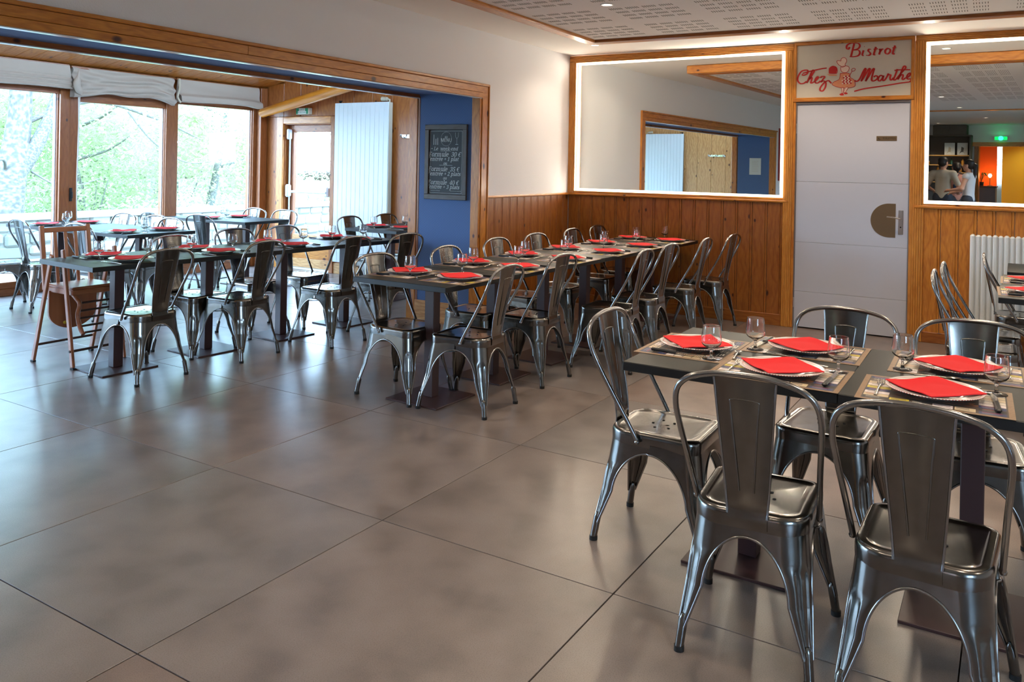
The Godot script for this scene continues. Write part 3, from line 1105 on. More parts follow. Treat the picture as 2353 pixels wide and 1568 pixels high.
func build_mirror_wall() -> void:
	# pilasters and frames of the mirrors
	var p := group_node("trim_3", "reeded pine pilasters and frames round the mirrors and the door")
	part("pilaster", reeded_v(2.213, 2.290, 0.0, 2.535, 5), M.pine_reed, p)
	part("pilaster", reeded_v(3.287, 3.374, 0.0, 2.56, 5), M.pine_reed, p)
	wood_box("door_casing", 2.290, 0.0, -0.02, 2.314, 2.06, 0.012, M.pine_trim, p, 0.003)
	wood_box("door_casing", 3.262, 0.0, -0.02, 3.287, 2.06, 0.012, M.pine_reed, p, 0.003)
	part("frame_side", reeded_v(0.0, 0.078, 1.158, 2.535, 5), M.pine_reed, p)
	var top1 := MB.new()
	var top2 := MB.new()
	for k in 5:
		top1.bb(0.0, 2.524 + k * 0.015, -0.02, 2.29, 2.538 + k * 0.015, 0.016 + 0.006 * sin(PI * (k + 0.5) / 5), 0.0036, ruo())
		top2.bb(3.29, 2.545 + k * 0.0135, -0.02, 6.98, 2.558 + k * 0.0135, 0.016 + 0.006 * sin(PI * (k + 0.5) / 5), 0.0036, ruo())
	part("frame_top", top1, M.pine_reed, p)
	part("frame_top", top2, M.pine_reed, p)
	wood_box("frame_bottom", 0.0, 1.158, -0.02, 2.22, 1.182, 0.014, M.pine_trim, p, 0.003)
	wood_box("frame_bottom", 3.37, 1.16, -0.02, 6.98, 1.176, 0.014, M.pine_trim, p, 0.003)
	# the two mirrors, each with a lit strip on its edge
	mirror("wide wall mirror with a glowing white edge above the wainscot corner", 0.078, 2.213, 1.182, 2.53, -0.035)
	mirror("wall mirror with a glowing white edge right of the grey door", 3.374, 5.2, 1.176, 2.55, -0.035)
	# sign over the door
	var s := thing("shop_sign", "framed cream sign with red script lettering above the grey door", "sign", Vector3(2.787, 2.06, 0.0))
	part("panel", MB.new().bb(-0.48, 0.03, -0.018, 0.48, 0.53, 0.002), M.sign_face, s)
	for q in [[-0.497, 0.0, 0.497, 0.038], [-0.497, 0.515, 0.497, 0.546], [-0.497, 0.0, -0.472, 0.546], [0.470, 0.0, 0.497, 0.546]]:
		wood_box("frame", q[0], q[1], -0.018, q[2], q[3], 0.022 + (0.001 if q[1] > 0.5 or q[3] < 0.1 else 0.0), M.pine_trim, s, 0.006)
	lettering(s, "lettering_bistrot", SB, 0.010, 0.0165, M.sign_red)
	lettering(s, "lettering_chez", SC, 0.015, 0.015, M.sign_red)
	lettering(s, "lettering_marthe", SM, 0.015, 0.015, M.sign_red)
	var em := {"hat": [SE_HAT, M.sign_cream], "head": [SE_HEAD, M.sign_cream], "skirt": [SE_BODY, M.sign_peach], "tray": [SE_TRAY, M.sign_peach], "cake": [SE_CAKE, M.sign_red], "stocking": [SE_LEGS, M.sign_cream], "shoe": [SE_SHOES, M.sign_red]}
	var dz := 0.0035
	for k in em:
		var mb := MB.new()
		for st in str(em[k][0]).split("|"):
			mb.prism(pts2(st), 0.0, dz)
			dz += 0.0002
		part("emblem_" + k, mb, em[k][1], s)
	for st in [SE_HAT, SE_HEAD, SE_BODY, SE_CAKE, SE_LEGS]:
		var closed := PackedStringArray()
		for q in str(st).split("|"):
			closed.append(q + " " + q.get_slice(" ", 0))
		lettering(s, "emblem_outline", "|".join(closed), 0.0042, 0.0042, M.sign_red)
	lettering(s, "emblem_ladle", SE_LADLE, 0.0045, 0.0045, M.sign_red)
	# chequered apron
	var ap := MB.new()
	var ap2 := MB.new()
	for i in 6:
		for j in 6:
			var x := -0.085 + i * 0.0135 + (0.006 if j % 2 else 0.0) - j * 0.0012
			var y := 0.152 + j * 0.0125
			if j > 2 and (i < 1 or i > 4):
				continue
			(ap if (i + j) % 2 else ap2).bb(x, y, 0.002, x + 0.0134, y + 0.0124, 0.0052)
	part("emblem_apron", ap, M.sign_red, s)
	part("emblem_apron", ap2, M.sign_cream, s)


func pts2(s: String) -> PackedVector2Array:
	var out := PackedVector2Array()
	for q in s.split(" "):
		var c := q.split(",")
		out.append(Vector2(float(c[0]) / 1000.0 - 2.787, float(c[1]) / 1000.0 - 2.06))
	return out


# painted brush strokes as thin raised ribbons
func lettering(parent: Node, called: String, s: String, w0: float, w1: float, m: Material) -> void:
	var mb := MB.new()
	for st in s.split("|"):
		var pp := []
		for q in pts2(st):
			pp.append(Vector3(q.x, q.y, 0.0))
		if pp.size() == 1:
			continue
		var c := curve(pp, 5)
		var l := []
		var r := []
		for i in c.size():
			var tg: Vector3 = (c[mini(i + 1, c.size() - 1)] - c[maxi(i - 1, 0)]).normalized()
			# a broad nib: down strokes heavy, sideways strokes light
			var w := w1 * (0.34 + 0.66 * absf(tg.dot(Vector3(0.25, 0.97, 0)))) if w0 != w1 else w1
			if w0 == w1 and w1 > 0.005:
				w = w1 * (0.62 + 0.38 * absf(tg.y))
			var nn := Vector3(-tg.y, tg.x, 0) * w * 0.5
			l.append(c[i] + nn + Vector3(0, 0, 0.0045))
			r.append(c[i] - nn + Vector3(0, 0, 0.0045))
		var dn := Vector3(0, 0, -0.003)
		var lb := []
		var rb := []
		for i in l.size():
			lb.append(l[i] + dn)
			rb.append(r[i] + dn)
		mb.rows([l, r])
		mb.rows([lb, l])
		mb.rows([r, rb])
	part(called, mb, m, parent)


func mirror(label: String, x0: float, x1: float, y0: float, y1: float, tilt: float) -> void:
	var w := x1 - x0
	var h := y1 - y0
	var o := thing("wall_mirror", label, "mirror", Vector3((x0 + x1) / 2, y0, -0.010 if x1 < 3.0 else -0.026), tilt)
	part("glass", MB.new().bb(-w / 2 + 0.006, 0.004, -0.006, w / 2 - 0.006, h - 0.004, 0.0), M.mirror, o)
	var e := 0.024
	var led := MB.new()
	led.bb(-w / 2, 0.0, -0.012, w / 2, e, 0.010, 0.002)
	led.bb(-w / 2, h - e, -0.012, w / 2, h, 0.010, 0.002)
	led.bb(-w / 2, e, -0.012, -w / 2 + e, h - e, 0.010, 0.002)
	led.bb(w / 2 - e, e, -0.012, w / 2, h - e, 0.010, 0.002)
	part("led_strip", led, M.led, o)
	for q in [[0.0, e / 2, w, e], [0.0, h - e / 2, w, e], [-w / 2 + e / 2, h / 2, e, h], [w / 2 - e / 2, h / 2, e, h]]:
		var l := AreaLight3D.new()
		l.name = "strip_light"
		l.area_size = Vector2(q[2], q[3])
		l.light_energy = LED_E * maxf(q[2], q[3]) / 2.0
		l.light_color = Color(1.0, 0.95, 0.86)
		l.area_range = 12.0
		l.shadow_enabled = true
		l.position = Vector3(q[0], q[1], 0.013)
		l.rotation.y = PI
		o.add_child(l, true)


func downlight(x: float, y: float, z: float, label: String, e: float, angle := 62.0) -> void:
	var o := thing("downlight", label, "downlight", Vector3(x, y, z), 0.0, "ceiling downlights")
	part("ring", MB.new().lathe([Vector2(0.036, 0.001), Vector2(0.036, -0.004), Vector2(0.045, -0.005), Vector2(0.047, 0.001)], 24, Vector3.ZERO, true), M.white_lacquer, o)
	part("bulb", MB.new().lathe([Vector2(0.0001, -0.002), Vector2(0.036, -0.002)], 20, Vector3.ZERO, false), M.bulb, o)
	var l := SpotLight3D.new()
	l.name = "spot_light"
	l.light_energy = e
	l.light_color = Color(1.0, 0.91, 0.80)
	l.spot_range = 14.0
	l.spot_attenuation = 2.0
	l.spot_angle = angle
	l.spot_angle_attenuation = 0.6
	l.light_size = 0.035
	l.shadow_enabled = true
	l.position = Vector3(0, -0.012, 0)
	l.rotation.x = -PI / 2
	o.add_child(l, true)


func build_toilet_door() -> void:
	var d := group_node("door_1", "pale grey flush door below the bistrot sign")
	var f := MB.new()
	f.bb(2.314, 0.0, -0.10, 2.322, 2.056, -0.004).bb(3.255, 0.0, -0.10, 3.262, 2.056, 0.006).bb(2.314, 2.041, -0.10, 3.262, 2.06, 0.004)
	part("door_frame", f, M.jamb_grey, d)
	for q in [[0.012, 0.333], [0.335, 0.783], [0.785, 1.335], [1.337, 2.040]]:
		part("door_panel", MB.new().bb(2.323, q[0], -0.055, 3.254, q[1], -0.012, 0.0012), M.door_grey, d)
	var bk := PackedVector2Array()
	for k in 33:
		var a := PI * 0.5 + PI * k / 32.0
		bk.append(Vector2(3.104 + cos(a) * 0.147, 1.016 + sin(a) * 0.147))
	bk.append(Vector2(3.156, 0.869))
	bk.append(Vector2(3.156, 1.163))
	part("push_plate", MB.new().prism(bk, -0.0125, -0.0095), M.bronze_plate, d)
	var hb := part("handle_plate", MB.new().box(Vector3(3.197, 1.003, -0.008), Vector3(0.038, 0.212, 0.009), 0.004), M.brushed_alu, d)
	part("lever", MB.new().tube(curve([Vector3(3.198, 1.035, -0.006), Vector3(3.197, 1.035, 0.036), Vector3(3.182, 1.038, 0.045), Vector3(3.14, 1.047, 0.046), Vector3(3.092, 1.05, 0.046)], 5), 0.0068, 10), M.chrome, hb)
	part("keyhole", MB.new().lathe([Vector2(0.006, -0.004), Vector2(0.006, -0.0028), Vector2(0.0001, -0.0028)], 12, Vector3.ZERO), M.hole, hb, Vector3(3.197, 0.962, 0.0)).rotation.x = PI / 2
	for y in [0.23, 1.82]:
		part("hinge", MB.new().tube([Vector3(2.3205, y - 0.045, -0.008), Vector3(2.3205, y + 0.045, -0.008)], 0.0065, 10), M.brushed_alu, d)
	# name plate
	var s := thing("door_sign", "small bronze sign reading TOILETTES on the grey door", "sign", Vector3(3.074, 1.728, -0.012))
	part("plate", MB.new().box(Vector3(0, 0, 0.0015), Vector3(0.163, 0.042, 0.003), 0.0008), M.bronze_plate, s)
	text(s, "lettering", "TOILETTES", 0.022, Vector3(0.019, 0, 0.003), M.hole, "Droid Sans", 0.0)
	var wc := MB.new()
	wc.lathe([Vector2(0.0032, 0), Vector2(0.0032, 0.0008), Vector2(0.0001, 0.0008)], 10, Vector3(-0.063, 0.003, -0.012))
	var sym := part("wheelchair_symbol", MB.new().prism(PackedVector2Array([Vector2(-0.066, 0.006), Vector2(-0.062, 0.006), Vector2(-0.062, -0.002), Vector2(-0.055, -0.002), Vector2(-0.051, -0.011), Vector2(-0.054, -0.012), Vector2(-0.058, -0.005), Vector2(-0.066, -0.005)]), 0.003, 0.0036), M.hole, s)
	var wheel := []
	for k in 20:
		var a := PI * 0.75 + PI * 1.25 * k / 19.0
		wheel.append(Vector3(-0.0605 + cos(a) * 0.0085, -0.006 + sin(a) * 0.0085, 0.0033))
	part("wheel", MB.new().tube(wheel, 0.001, 6), M.hole, sym)


func text(parent: Node, called: String, s: String, size: float, at: Vector3, m: Material, face := "Droid Serif", slant := 0.25, align := HORIZONTAL_ALIGNMENT_CENTER) -> void:
	var tm := TextMesh.new()
	var f := SystemFont.new()
	f.font_names = PackedStringArray([face])
	tm.font = f
	tm.text = s
	tm.font_size = 32
	tm.pixel_size = size / 32.0
	tm.depth = 0.0014
	tm.horizontal_alignment = align
	var arr := tm.get_mesh_arrays()
	var vs: PackedVector3Array = arr[Mesh.ARRAY_VERTEX]
	for i in vs.size():
		vs[i] = Vector3(vs[i].x + vs[i].y * slant, vs[i].y, vs[i].z)
	arr[Mesh.ARRAY_VERTEX] = vs
	var am := ArrayMesh.new()
	am.add_surface_from_arrays(Mesh.PRIMITIVE_TRIANGLES, arr)
	part(called, am, m, parent, at)


func build_opening() -> void:
	# pine casing on the main-room side, boards and blue cloth lining inside
	var t := group_node("trim_4", "knotty pine casing of the wide opening")
	wood_box("casing", 0.0, 0.0, 1.635, 0.016, 2.122, 1.728, M.pine_trim, t, 0.003)
	wood_box("casing_edge", 0.0, 0.0, 1.622, 0.026, 2.143, 1.637, M.pine_trim, t, 0.004)
	wood_box("casing", 0.0, 2.022, 1.637, 0.0165, 2.066, OZ + 0.1, M.pine_trim, t, 0.002)
	for q in [[1.637, 4.34], [4.342, OZ + 0.1]]:
		wood_box("casing", 0.0, 2.068, q[0], 0.0165, 2.122, q[1], M.pine_trim, t, 0.002)
	wood_box("casing_edge", 0.0, 2.124, 1.622, 0.026, 2.145, OZ + 0.15, M.pine_trim, t, 0.004)
	wood_box("casing", 0.0, 0.0, OZ, 0.016, 2.12, OZ + 0.1, M.pine_trim, t, 0.003)
	# boards on the reveals
	wood_box("reveal_board", -0.078, 0.0, JZ - 0.03, 0.006, 2.03, JZ, M.pine_trim, t, 0.003)
	wood_box("reveal_board", -0.078, 0.0, OZ, 0.006, 2.03, OZ + 0.03, M.pine_trim, t, 0.003)
	wood_box("post", -0.765, 0.0, JZ - 0.10, -0.672, 2.05, JZ + 0.004, M.pine_trim, t, 0.004)
	wood_box("post", -0.765, 0.0, OZ - 0.004, -0.672, 2.05, OZ + 0.1, M.pine_trim, t, 0.004)
	wood_box("post", -0.668, 0.0, JZ - 0.03, -0.646, 2.05, JZ - 0.002, M.window_wood, t, 0.003)
	wood_box("lintel_board", -0.70, 2.038, JZ - 0.1, -0.655, 2.30, OZ + 0.1, M.pine_veranda, t, 0.003)
	wood_box("lintel_board", -0.020, 2.022, JZ - 0.03, 0.0, 2.07, OZ + 0.03, M.pine_trim, t, 0.003)
	part("added_gleam_strip", MB.new().bb(-0.034, 2.0155, JZ - 0.03, 0.012, 2.0215, OZ + 0.03, 0.002), M.gleam_white, t)  # added white strip imitating window light on the casing underside
	part("added_gleam_strip", MB.new().bb(-0.702, 2.031, JZ - 0.1, -0.652, 2.0375, OZ + 0.1, 0.002), M.gleam_white, t)  # same painted gleam under the veranda-side lintel board
	wood_box("baseboard", -0.67, 0.0, JZ - 0.025, -0.078, 0.19, JZ + 0.006, M.baseboard_pine, t, 0.004)
	struct("trim_5", MB.new().bb(-0.655, 0.0, JZ - 0.03, -0.07, 2.08, JZ - 0.006).bb(-0.655, 0.0, OZ + 0.006, -0.07, 2.08, OZ + 0.03).bb(-0.66, 2.066, JZ - 0.03, -0.012, 2.082, OZ + 0.03), M.blue_fabric, "blue woven cloth lining of the opening")
	# menu board on the blue lining
	var b := thing("menu_board", "framed chalk menu board hanging on the blue reveal", "menu board", Vector3(-0.342, 1.116, JZ - 0.004))
	part("slate", MB.new().bb(-0.19, 0.04, 0.0, 0.19, 0.635, 0.012), M.slate, b)
	for q in [[-0.228, 0.0, 0.228, 0.045], [-0.228, 0.627, 0.228, 0.672]]:
		wood_box("frame", q[0], q[1], 0.0, q[2], q[3], 0.026, M.dark_frame, b, 0.003)
	for q in [[-0.228, 0.045, -0.184, 0.627], [0.184, 0.045, 0.228, 0.627]]:
		wood_box("frame", q[0], q[1], 0.0, q[2], q[3], 0.026, M.dark_frame, b, 0.003)
	var z := 0.0125
	text(b, "lettering", "AU", 0.026, Vector3(0.0, 0.560, z), M.chalk, "Droid Sans", 0.0)
	text(b, "lettering", "MENU", 0.043, Vector3(0.0, 0.532, z), M.chalk, "Droid Sans", 0.0)
	text(b, "lettering", "~ Le  week-end", 0.042, Vector3(-0.018, 0.455, z), M.chalk)
	text(b, "lettering", "Formule  30 €", 0.054, Vector3(-0.012, 0.404, z), M.chalk)
	text(b, "lettering", "l'entrée + 1 plat", 0.046, Vector3(-0.028, 0.362, z), M.chalk)
	text(b, "lettering", "ou", 0.034, Vector3(-0.005, 0.324, z), M.chalk)
	text(b, "lettering", "Formule  35 €", 0.052, Vector3(-0.02, 0.272, z), M.chalk)
	text(b, "lettering", "l'entrée + 2 plats", 0.046, Vector3(-0.014, 0.230, z), M.chalk)
	text(b, "lettering", "ou", 0.034, Vector3(-0.005, 0.192, z), M.chalk)
	text(b, "lettering", "Formule  40 €", 0.052, Vector3(-0.024, 0.152, z), M.chalk)
	text(b, "lettering", "l'entrée + 3 plats", 0.046, Vector3(-0.024, 0.112, z), M.chalk)
	var dr := MB.new()
	for q in [[-0.06, 0.434, 0.055, 0.436], [-0.07, 0.306, 0.072, 0.308], [-0.172, 0.612, 0.172, 0.6145], [-0.172, 0.056, 0.172, 0.0585], [-0.173, 0.056, -0.171, 0.614], [0.171, 0.056, 0.173, 0.614]]:
		dr.bb(q[0], q[1], 0.0115, q[2], q[3], 0.0128)
	for q in [[-0.135, 0.50, 0.583], [-0.113, 0.50, 0.545], [-0.092, 0.50, 0.553]]:
		dr.bb(q[0] - 0.0025, q[1] - 0.01, 0.0115, q[0] + 0.0025, q[2], 0.0132)
		dr.lathe([Vector2(0.006, 0.0), Vector2(0.006, 0.001), Vector2(0.0001, 0.001)], 10, Vector3(0, 0, 0))
	var ring := []
	for k in 41:
		ring.append(Vector3(cos(TAU * k / 40) * 0.058, 0.543 + sin(TAU * k / 40) * 0.063, 0.0122))
	dr.tube(ring, 0.001, 5, false)
	dr.tube(curve([Vector3(0.098, 0.6, 0.0122), Vector3(0.1, 0.565, 0.0122), Vector3(0.115, 0.548, 0.0122), Vector3(0.13, 0.565, 0.0122), Vector3(0.132, 0.6, 0.0122)], 4), 0.0011, 5)
	dr.tube([Vector3(0.115, 0.548, 0.0122), Vector3(0.115, 0.495, 0.0122)], 0.0011, 5)
	dr.tube([Vector3(0.1, 0.494, 0.0122), Vector3(0.13, 0.494, 0.0122)], 0.0018, 5)
	for q in [[-0.16, -0.06], [0.05, 0.168]]:   # two small lines along the bottom
		var sq := []
		for k in 26:
			sq.append(Vector3(lerpf(q[0], q[1], k / 25.0), 0.078 + 0.004 * sin(k * 2.3), 0.0122))
		dr.tube(sq, 0.0011, 5)
	part("chalk_drawing", dr, M.chalk, b)
	var nt := thing("framed_notice", "white notice on the blue reveal, seen in the mirror", "notice", Vector3(-0.33, 1.5, OZ + 0.004))
	part("sheet", MB.new().bb(-0.105, -0.15, -0.004, 0.105, 0.15, 0.002), M.paper, nt)
	var ln := MB.new()
	for k in 7:
		ln.bb(-0.06, -0.09 + k * 0.03, -0.005, 0.06 - 0.01 * (k % 3), -0.086 + k * 0.03, -0.0035)
	part("printed_line", ln, M.beige_plastic, nt)


# ---------------------------------------------------------------- veranda
func ceil_y(x: float) -> float:
	return 2.43 + 0.2 * (x + 4.65)


func build_veranda() -> void:
	# end wall with the exit door: wide vertical boards
	var we := struct("wall_veranda", MB.new().bb(VX - 0.1, -0.1, VZ - 0.24, -4.475, 2.6, VZ - 0.03).bb(-3.45, -0.1, VZ - 0.24, -0.6, 3.3, VZ - 0.03).bb(-4.475, 2.03, VZ - 0.24, -3.45, 2.75, VZ - 0.03), M.pine_veranda, "boarded pine end wall of the veranda around the exit door")
	var x := -4.69
	while x < -0.72:
		var x1 := minf(x + 0.31, -0.70)
		var yt := ceil_y((x + x1) / 2) + 0.03
		var y0 := 0.0
		if x1 > -4.46 and x < -3.46:
			if x < -4.46 or x1 > -3.46:
				wood_box("board", x if x < -4.46 else -3.448, 0.0, VZ - 0.03, -4.477 if x < -4.46 else x1, 2.03, VZ - 0.004, M.pine_veranda, we, 0.003)
			y0 = 2.032
		wood_box("board", x + 0.002, y0, VZ - 0.03, x1 - 0.002, yt, VZ - 0.004, M.pine_veranda, we, 0.004)
		x += 0.31
	var wo := struct("wall_veranda_end", MB.new().bb(VX - 0.1, -0.1, VE + 0.03, -0.6, 3.3, VE + 0.2), M.pine_veranda, "boarded pine wall at the veranda's other end")
	x = -4.69
	while x < -0.72:
		wood_box("board", x + 0.002, 0.0, VE, minf(x + 0.31, -0.7) - 0.002, ceil_y(x + 0.15) + 0.03, VE + 0.03, M.baseboard_pine, wo, 0.004)
		x += 0.31
	var bv := group_node("baseboard_veranda", "pale pine baseboard under the veranda radiator")
	wood_box("board", -3.45, 0.0, VZ - 0.01, -0.72, 0.135, VZ + 0.014, M.baseboard_pine, bv, 0.003)
	# sloping boarded ceiling
	var ce := struct("ceiling_veranda", MB.new().quad(Vector3(VX - 0.2, ceil_y(VX - 0.2) + 0.06, VZ - 0.3), Vector3(-0.6, ceil_y(-0.6) + 0.06, VZ - 0.3), Vector3(-0.6, ceil_y(-0.6) + 0.06, VE + 0.3), Vector3(VX - 0.2, ceil_y(VX - 0.2) + 0.06, VE + 0.3)).quad(Vector3(VX - 0.2, ceil_y(VX - 0.2) + 0.16, VE + 0.3), Vector3(-0.6, ceil_y(-0.6) + 0.16, VE + 0.3), Vector3(-0.6, ceil_y(-0.6) + 0.16, VZ - 0.3), Vector3(VX - 0.2, ceil_y(VX - 0.2) + 0.16, VZ - 0.3)), M.pine_ceiling, "sloping pine-boarded ceiling of the veranda")
	var a := Vector3(VX - 0.05, ceil_y(VX - 0.05), 0)
	var b := Vector3(-0.62, ceil_y(-0.62), 0)
	var dir := (b - a).normalized()
	var bs := Basis(dir, dir.cross(Vector3.BACK) * -1.0, Vector3.BACK)
	for k in 62:
		var z := VZ + 0.08 + k * 0.16
		part("board", MB.new().box((a + b) / 2 + Vector3(0, 0.03, z), Vector3(a.distance_to(b), 0.02, 0.158), 0.004, bs, ruo()), M.pine_ceiling, ce)
	# log rafter beside the end wall, and one farther along
	for q in [[0.10, "thick round log rafter rising above the exit door"], [7.4, "thick round log rafter at the veranda's far side"]]:
		var l0 := Vector3(-4.52, 2.068, q[0])
		var l1 := Vector3(-0.74, 2.068 + 0.205 * 3.78, q[0])
		var pts := [l0 + Vector3(-0.012, 0.0, 0), l0 + Vector3(0.004, 0.001, 0)]
		var rad := [0.048, 0.058]
		for k in range(1, 9):
			pts.append(l0.lerp(l1, k / 8.0) + Vector3(0, rng.randf_range(-0.006, 0.006), 0))
			rad.append(0.064 + 0.002 * k)
		var lg := part("log_beam", MB.new().tube(pts, rad, 20), M.log, self)
		tag(lg, q[1], "beam")
	# window wall
	var ww := group_node("wall_window", "glazed wooden window wall of the veranda")
	var zs := [[-0.15, 0.023], [1.205, 1.371], [2.472, 2.68], [3.86, 4.04], [5.2, 5.38], [6.5, 6.68], [7.8, 7.98], [9.3, 9.62]]
	for q in zs:
		wood_box("post", VX - 0.10, 0.0, q[0], VX + 0.035, 2.46, q[1], M.window_wood, ww, 0.004)
	wood_box("post", VX - 0.05, 0.0, -0.145, VX + 0.12, 2.42, -0.03, M.window_wood, ww, 0.004)
	wood_box("post", VX - 0.02, 0.0, 2.575, VX + 0.05, 2.2, 2.682, M.window_wood, ww, 0.004)
	wood_box("header", VX - 0.10, 2.14, VZ, VX + 0.03, 2.52, VE, M.window_wood, ww, 0.004)
	wood_box("sill", VX - 0.10, 0.0, VZ, VX + 0.02, 0.075, VE, M.window_wood, ww, 0.004)
	wood_box("sill_ledge", VX - 0.10, 0.075, VZ, VX + 0.01, 0.12, VE, M.window_wood, ww, 0.004)
	for k in zs.size() - 1:
		var z0: float = zs[k][1]
		var z1: float = zs[k + 1][0]
		var w := group_node("window_%d" % (k + 1), ["fixed veranda window next to the exit door corner", "veranda casement window with a dark handle", "left veranda window in the photo"][k] if k < 3 else "veranda window beyond the frame")
		var cas := k == 1
		var top := 2.045 if cas else 2.115
		var f := 0.02 if not cas else 0.012
		wood_box("frame", VX - 0.04, 0.12, z0, VX + 0.012, 0.12 + f, z1, M.window_wood, w)
		wood_box("frame", VX - 0.04, top, z0, VX + 0.014, 2.142, z1, M.window_wood, w)
		wood_box("frame", VX - 0.04, 0.12, z0, VX + 0.012, 2.13, z0 + f * 0.6, M.window_wood, w)
		wood_box("frame", VX - 0.04, 0.12, z1 - f * 0.6, VX + 0.012, 2.13, z1, M.window_wood, w)
		part("glazing_bead", MB.new().bb(VX - 0.03, 0.13, z0 + f * 0.6, VX - 0.018, top, z0 + f * 0.6 + 0.012).bb(VX - 0.03, 0.13, z1 - f * 0.6 - 0.012, VX - 0.018, top, z1 - f * 0.6), M.white_lacquer, w)
		part("pane", MB.new().quad(Vector3(VX - 0.015, 0.12, z1), Vector3(VX - 0.015, 0.12, z0), Vector3(VX - 0.015, top, z0), Vector3(VX - 0.015, top, z1)), M.pane, w)
		if cas:
			part("window_handle", MB.new().bb(VX + 0.05, 0.955, 2.545, VX + 0.066, 1.10, 2.573, 0.004).tube([Vector3(VX + 0.08, 1.06, 2.56), Vector3(VX + 0.085, 0.99, 2.56)], 0.008, 8), M.rubber, w)
	build_blinds()
	build_exit_door()
	radiator_tall("tall white panel radiator beside the exit door", Vector3(-2.93, 0.165, VZ + 0.03), 0.0)
	radiator_tall("tall white panel radiator seen in the wide mirror", Vector3(-2.93, 0.165, VE - 0.03), PI)
	hooks(Vector3(-2.16, 1.765, VZ), 0.0, "chrome coat hook rail half hidden by the pine post")
	hooks(Vector3(-1.78, 1.72, VE), PI, "chrome coat hook rail seen in the wide mirror")


# gathered cloth blinds along the head of the windows
func build_blinds() -> void:
	var spec := [[0.0, 1.275, 2.412, 2.145, "flat folded cloth blind above the window next to the exit door", 0], [1.335, 2.60, 2.41, 2.10, "loosely bunched cloth blind above the casement window", 1], [2.625, 3.92, 2.418, 2.165, "pleated cloth blind above the leftmost window", 2], [3.95, 5.25, 2.418, 2.15, "cloth blind above the fourth veranda window", 2], [5.28, 6.55, 2.418, 2.15, "cloth blind above the fifth veranda window", 0], [6.6, 7.88, 2.418, 2.15, "cloth blind above the sixth veranda window", 1]]
	for q in spec:
		var z0: float = q[0]
		var z1: float = q[1]
		var yt: float = q[2]
		var yb: float = q[3]
		var st: int = q[5]
		var o := thing("cloth_blind", q[4], "blind", Vector3(VX, yb, (z0 + z1) / 2), 0.0, "cloth blinds over the veranda windows")
		var r := []
		var nu := 40
		var nv := 26
		for i in nv + 1:
			var t := i / float(nv)     # 0 top .. 1 bottom
			var row := []
			for j in nu + 1:
				var s := j / float(nu)
				var z := lerpf(z0, z1, s)
				var bot := yb
				var xo := 0.11
				if st == 0:
					bot += 0.010 * sin(s * 5.0) - 0.014 * smoothstep(0.15, 0.0, s)
					xo += 0.05 * smoothstep(0.62, 0.75, t) + 0.03 * t + 0.006 * sin(t * 9.0 + s * 4.0)
				elif st == 1:
					bot += -0.02 + 0.085 * sin(PI * pow(s, 0.8)) * (0.8 + 0.2 * sin(s * 11.0))
					xo += 0.05 * t + 0.018 * sin(t * 17.0 + 5.0 * s + 2.0 * sin(s * 7.0)) + 0.012 * sin(t * 31.0 - s * 9.0) * t
				else:
					bot += 0.006 * sin(s * 7.0)
					xo += 0.05 * t + 0.012 * sin(t * 34.0 + s * 1.5) * smoothstep(0.35, 0.5, t) + 0.006 * sin(s * 9.0 + t * 4.0)
				row.append(Vector3(xo, lerpf(yt, bot, t) - yb, z - (z0 + z1) / 2))
			r.append(row)
		# a second layer behind closes the fold
		var back := []
		for i in nv + 1:
			var row := []
			for j in nu + 1:
				var p: Vector3 = r[nv - i][j]
				row.append(Vector3(0.075 + 0.02 * i / nv, p.y + 0.004 * (1.0 - i / float(nv)), p.z))
			back.append(row)
		r.append_array(back)
		part("cloth", MB.new().rows(r, false, true), M.blind_cloth, o)
		part("batten", MB.new().bb(0.06, yt - yb - 0.012, -(z1 - z0) / 2, 0.10, yt - yb + 0.014, (z1 - z0) / 2, 0.002), M.window_wood, o)
	# tied-up cloth end and pull cord
	var kn := thing("blind_tie", "knotted cloth tie between the bunched and pleated blinds", "tie", Vector3(VX + 0.19, 2.10, 2.585))
	part("knot", MB.new().tube(curve([Vector3(0, 0.27, -0.01), Vector3(0.01, 0.2, 0.0), Vector3(0.02, 0.12, 0.02), Vector3(0.0, 0.05, -0.02), Vector3(0.01, 0.0, -0.05)], 5), [0.006, 0.007, 0.008, 0.01, 0.013, 0.018, 0.024, 0.03, 0.034, 0.036, 0.036, 0.035, 0.034, 0.036, 0.038, 0.036, 0.03, 0.02, 0.012, 0.006, 0.004], 10), M.blind_cloth, kn)
	var kt := thing("blind_tie", "brown tie cord between the bunched and flat blinds", "tie", Vector3(VX + 0.17, 2.14, 1.30))
	part("cord", MB.new().tube(curve([Vector3(0, 0.27, 0.0), Vector3(0.02, 0.15, 0.01), Vector3(0.0, 0.05, 0.02), Vector3(0.02, -0.02, -0.01)], 5), 0.012, 8), M.beige_plastic, kt)
	var cd := thing("pull_cord", "long white blind cord hanging in front of the window post", "cord", Vector3(VX + 0.14, 0.9, 2.53))
	for s in [0.0, 0.018]:
		part("cord", MB.new().tube(curve([Vector3(0, 1.25, -0.005 + s), Vector3(0.005, 0.7, 0.012 - s * 0.4), Vector3(0.01, 0.25, 0.02), Vector3(0.0, -0.2, 0.0), Vector3(0.01, -0.26, -0.03)], 6), 0.0055, 6), M.cord, cd)
	part("bead", MB.new().lathe([Vector2(0.0001, -0.012), Vector2(0.009, -0.006), Vector2(0.009, 0.006), Vector2(0.0001, 0.012)], 10), M.cord, cd, Vector3(0.004, 0.78, 0.0))


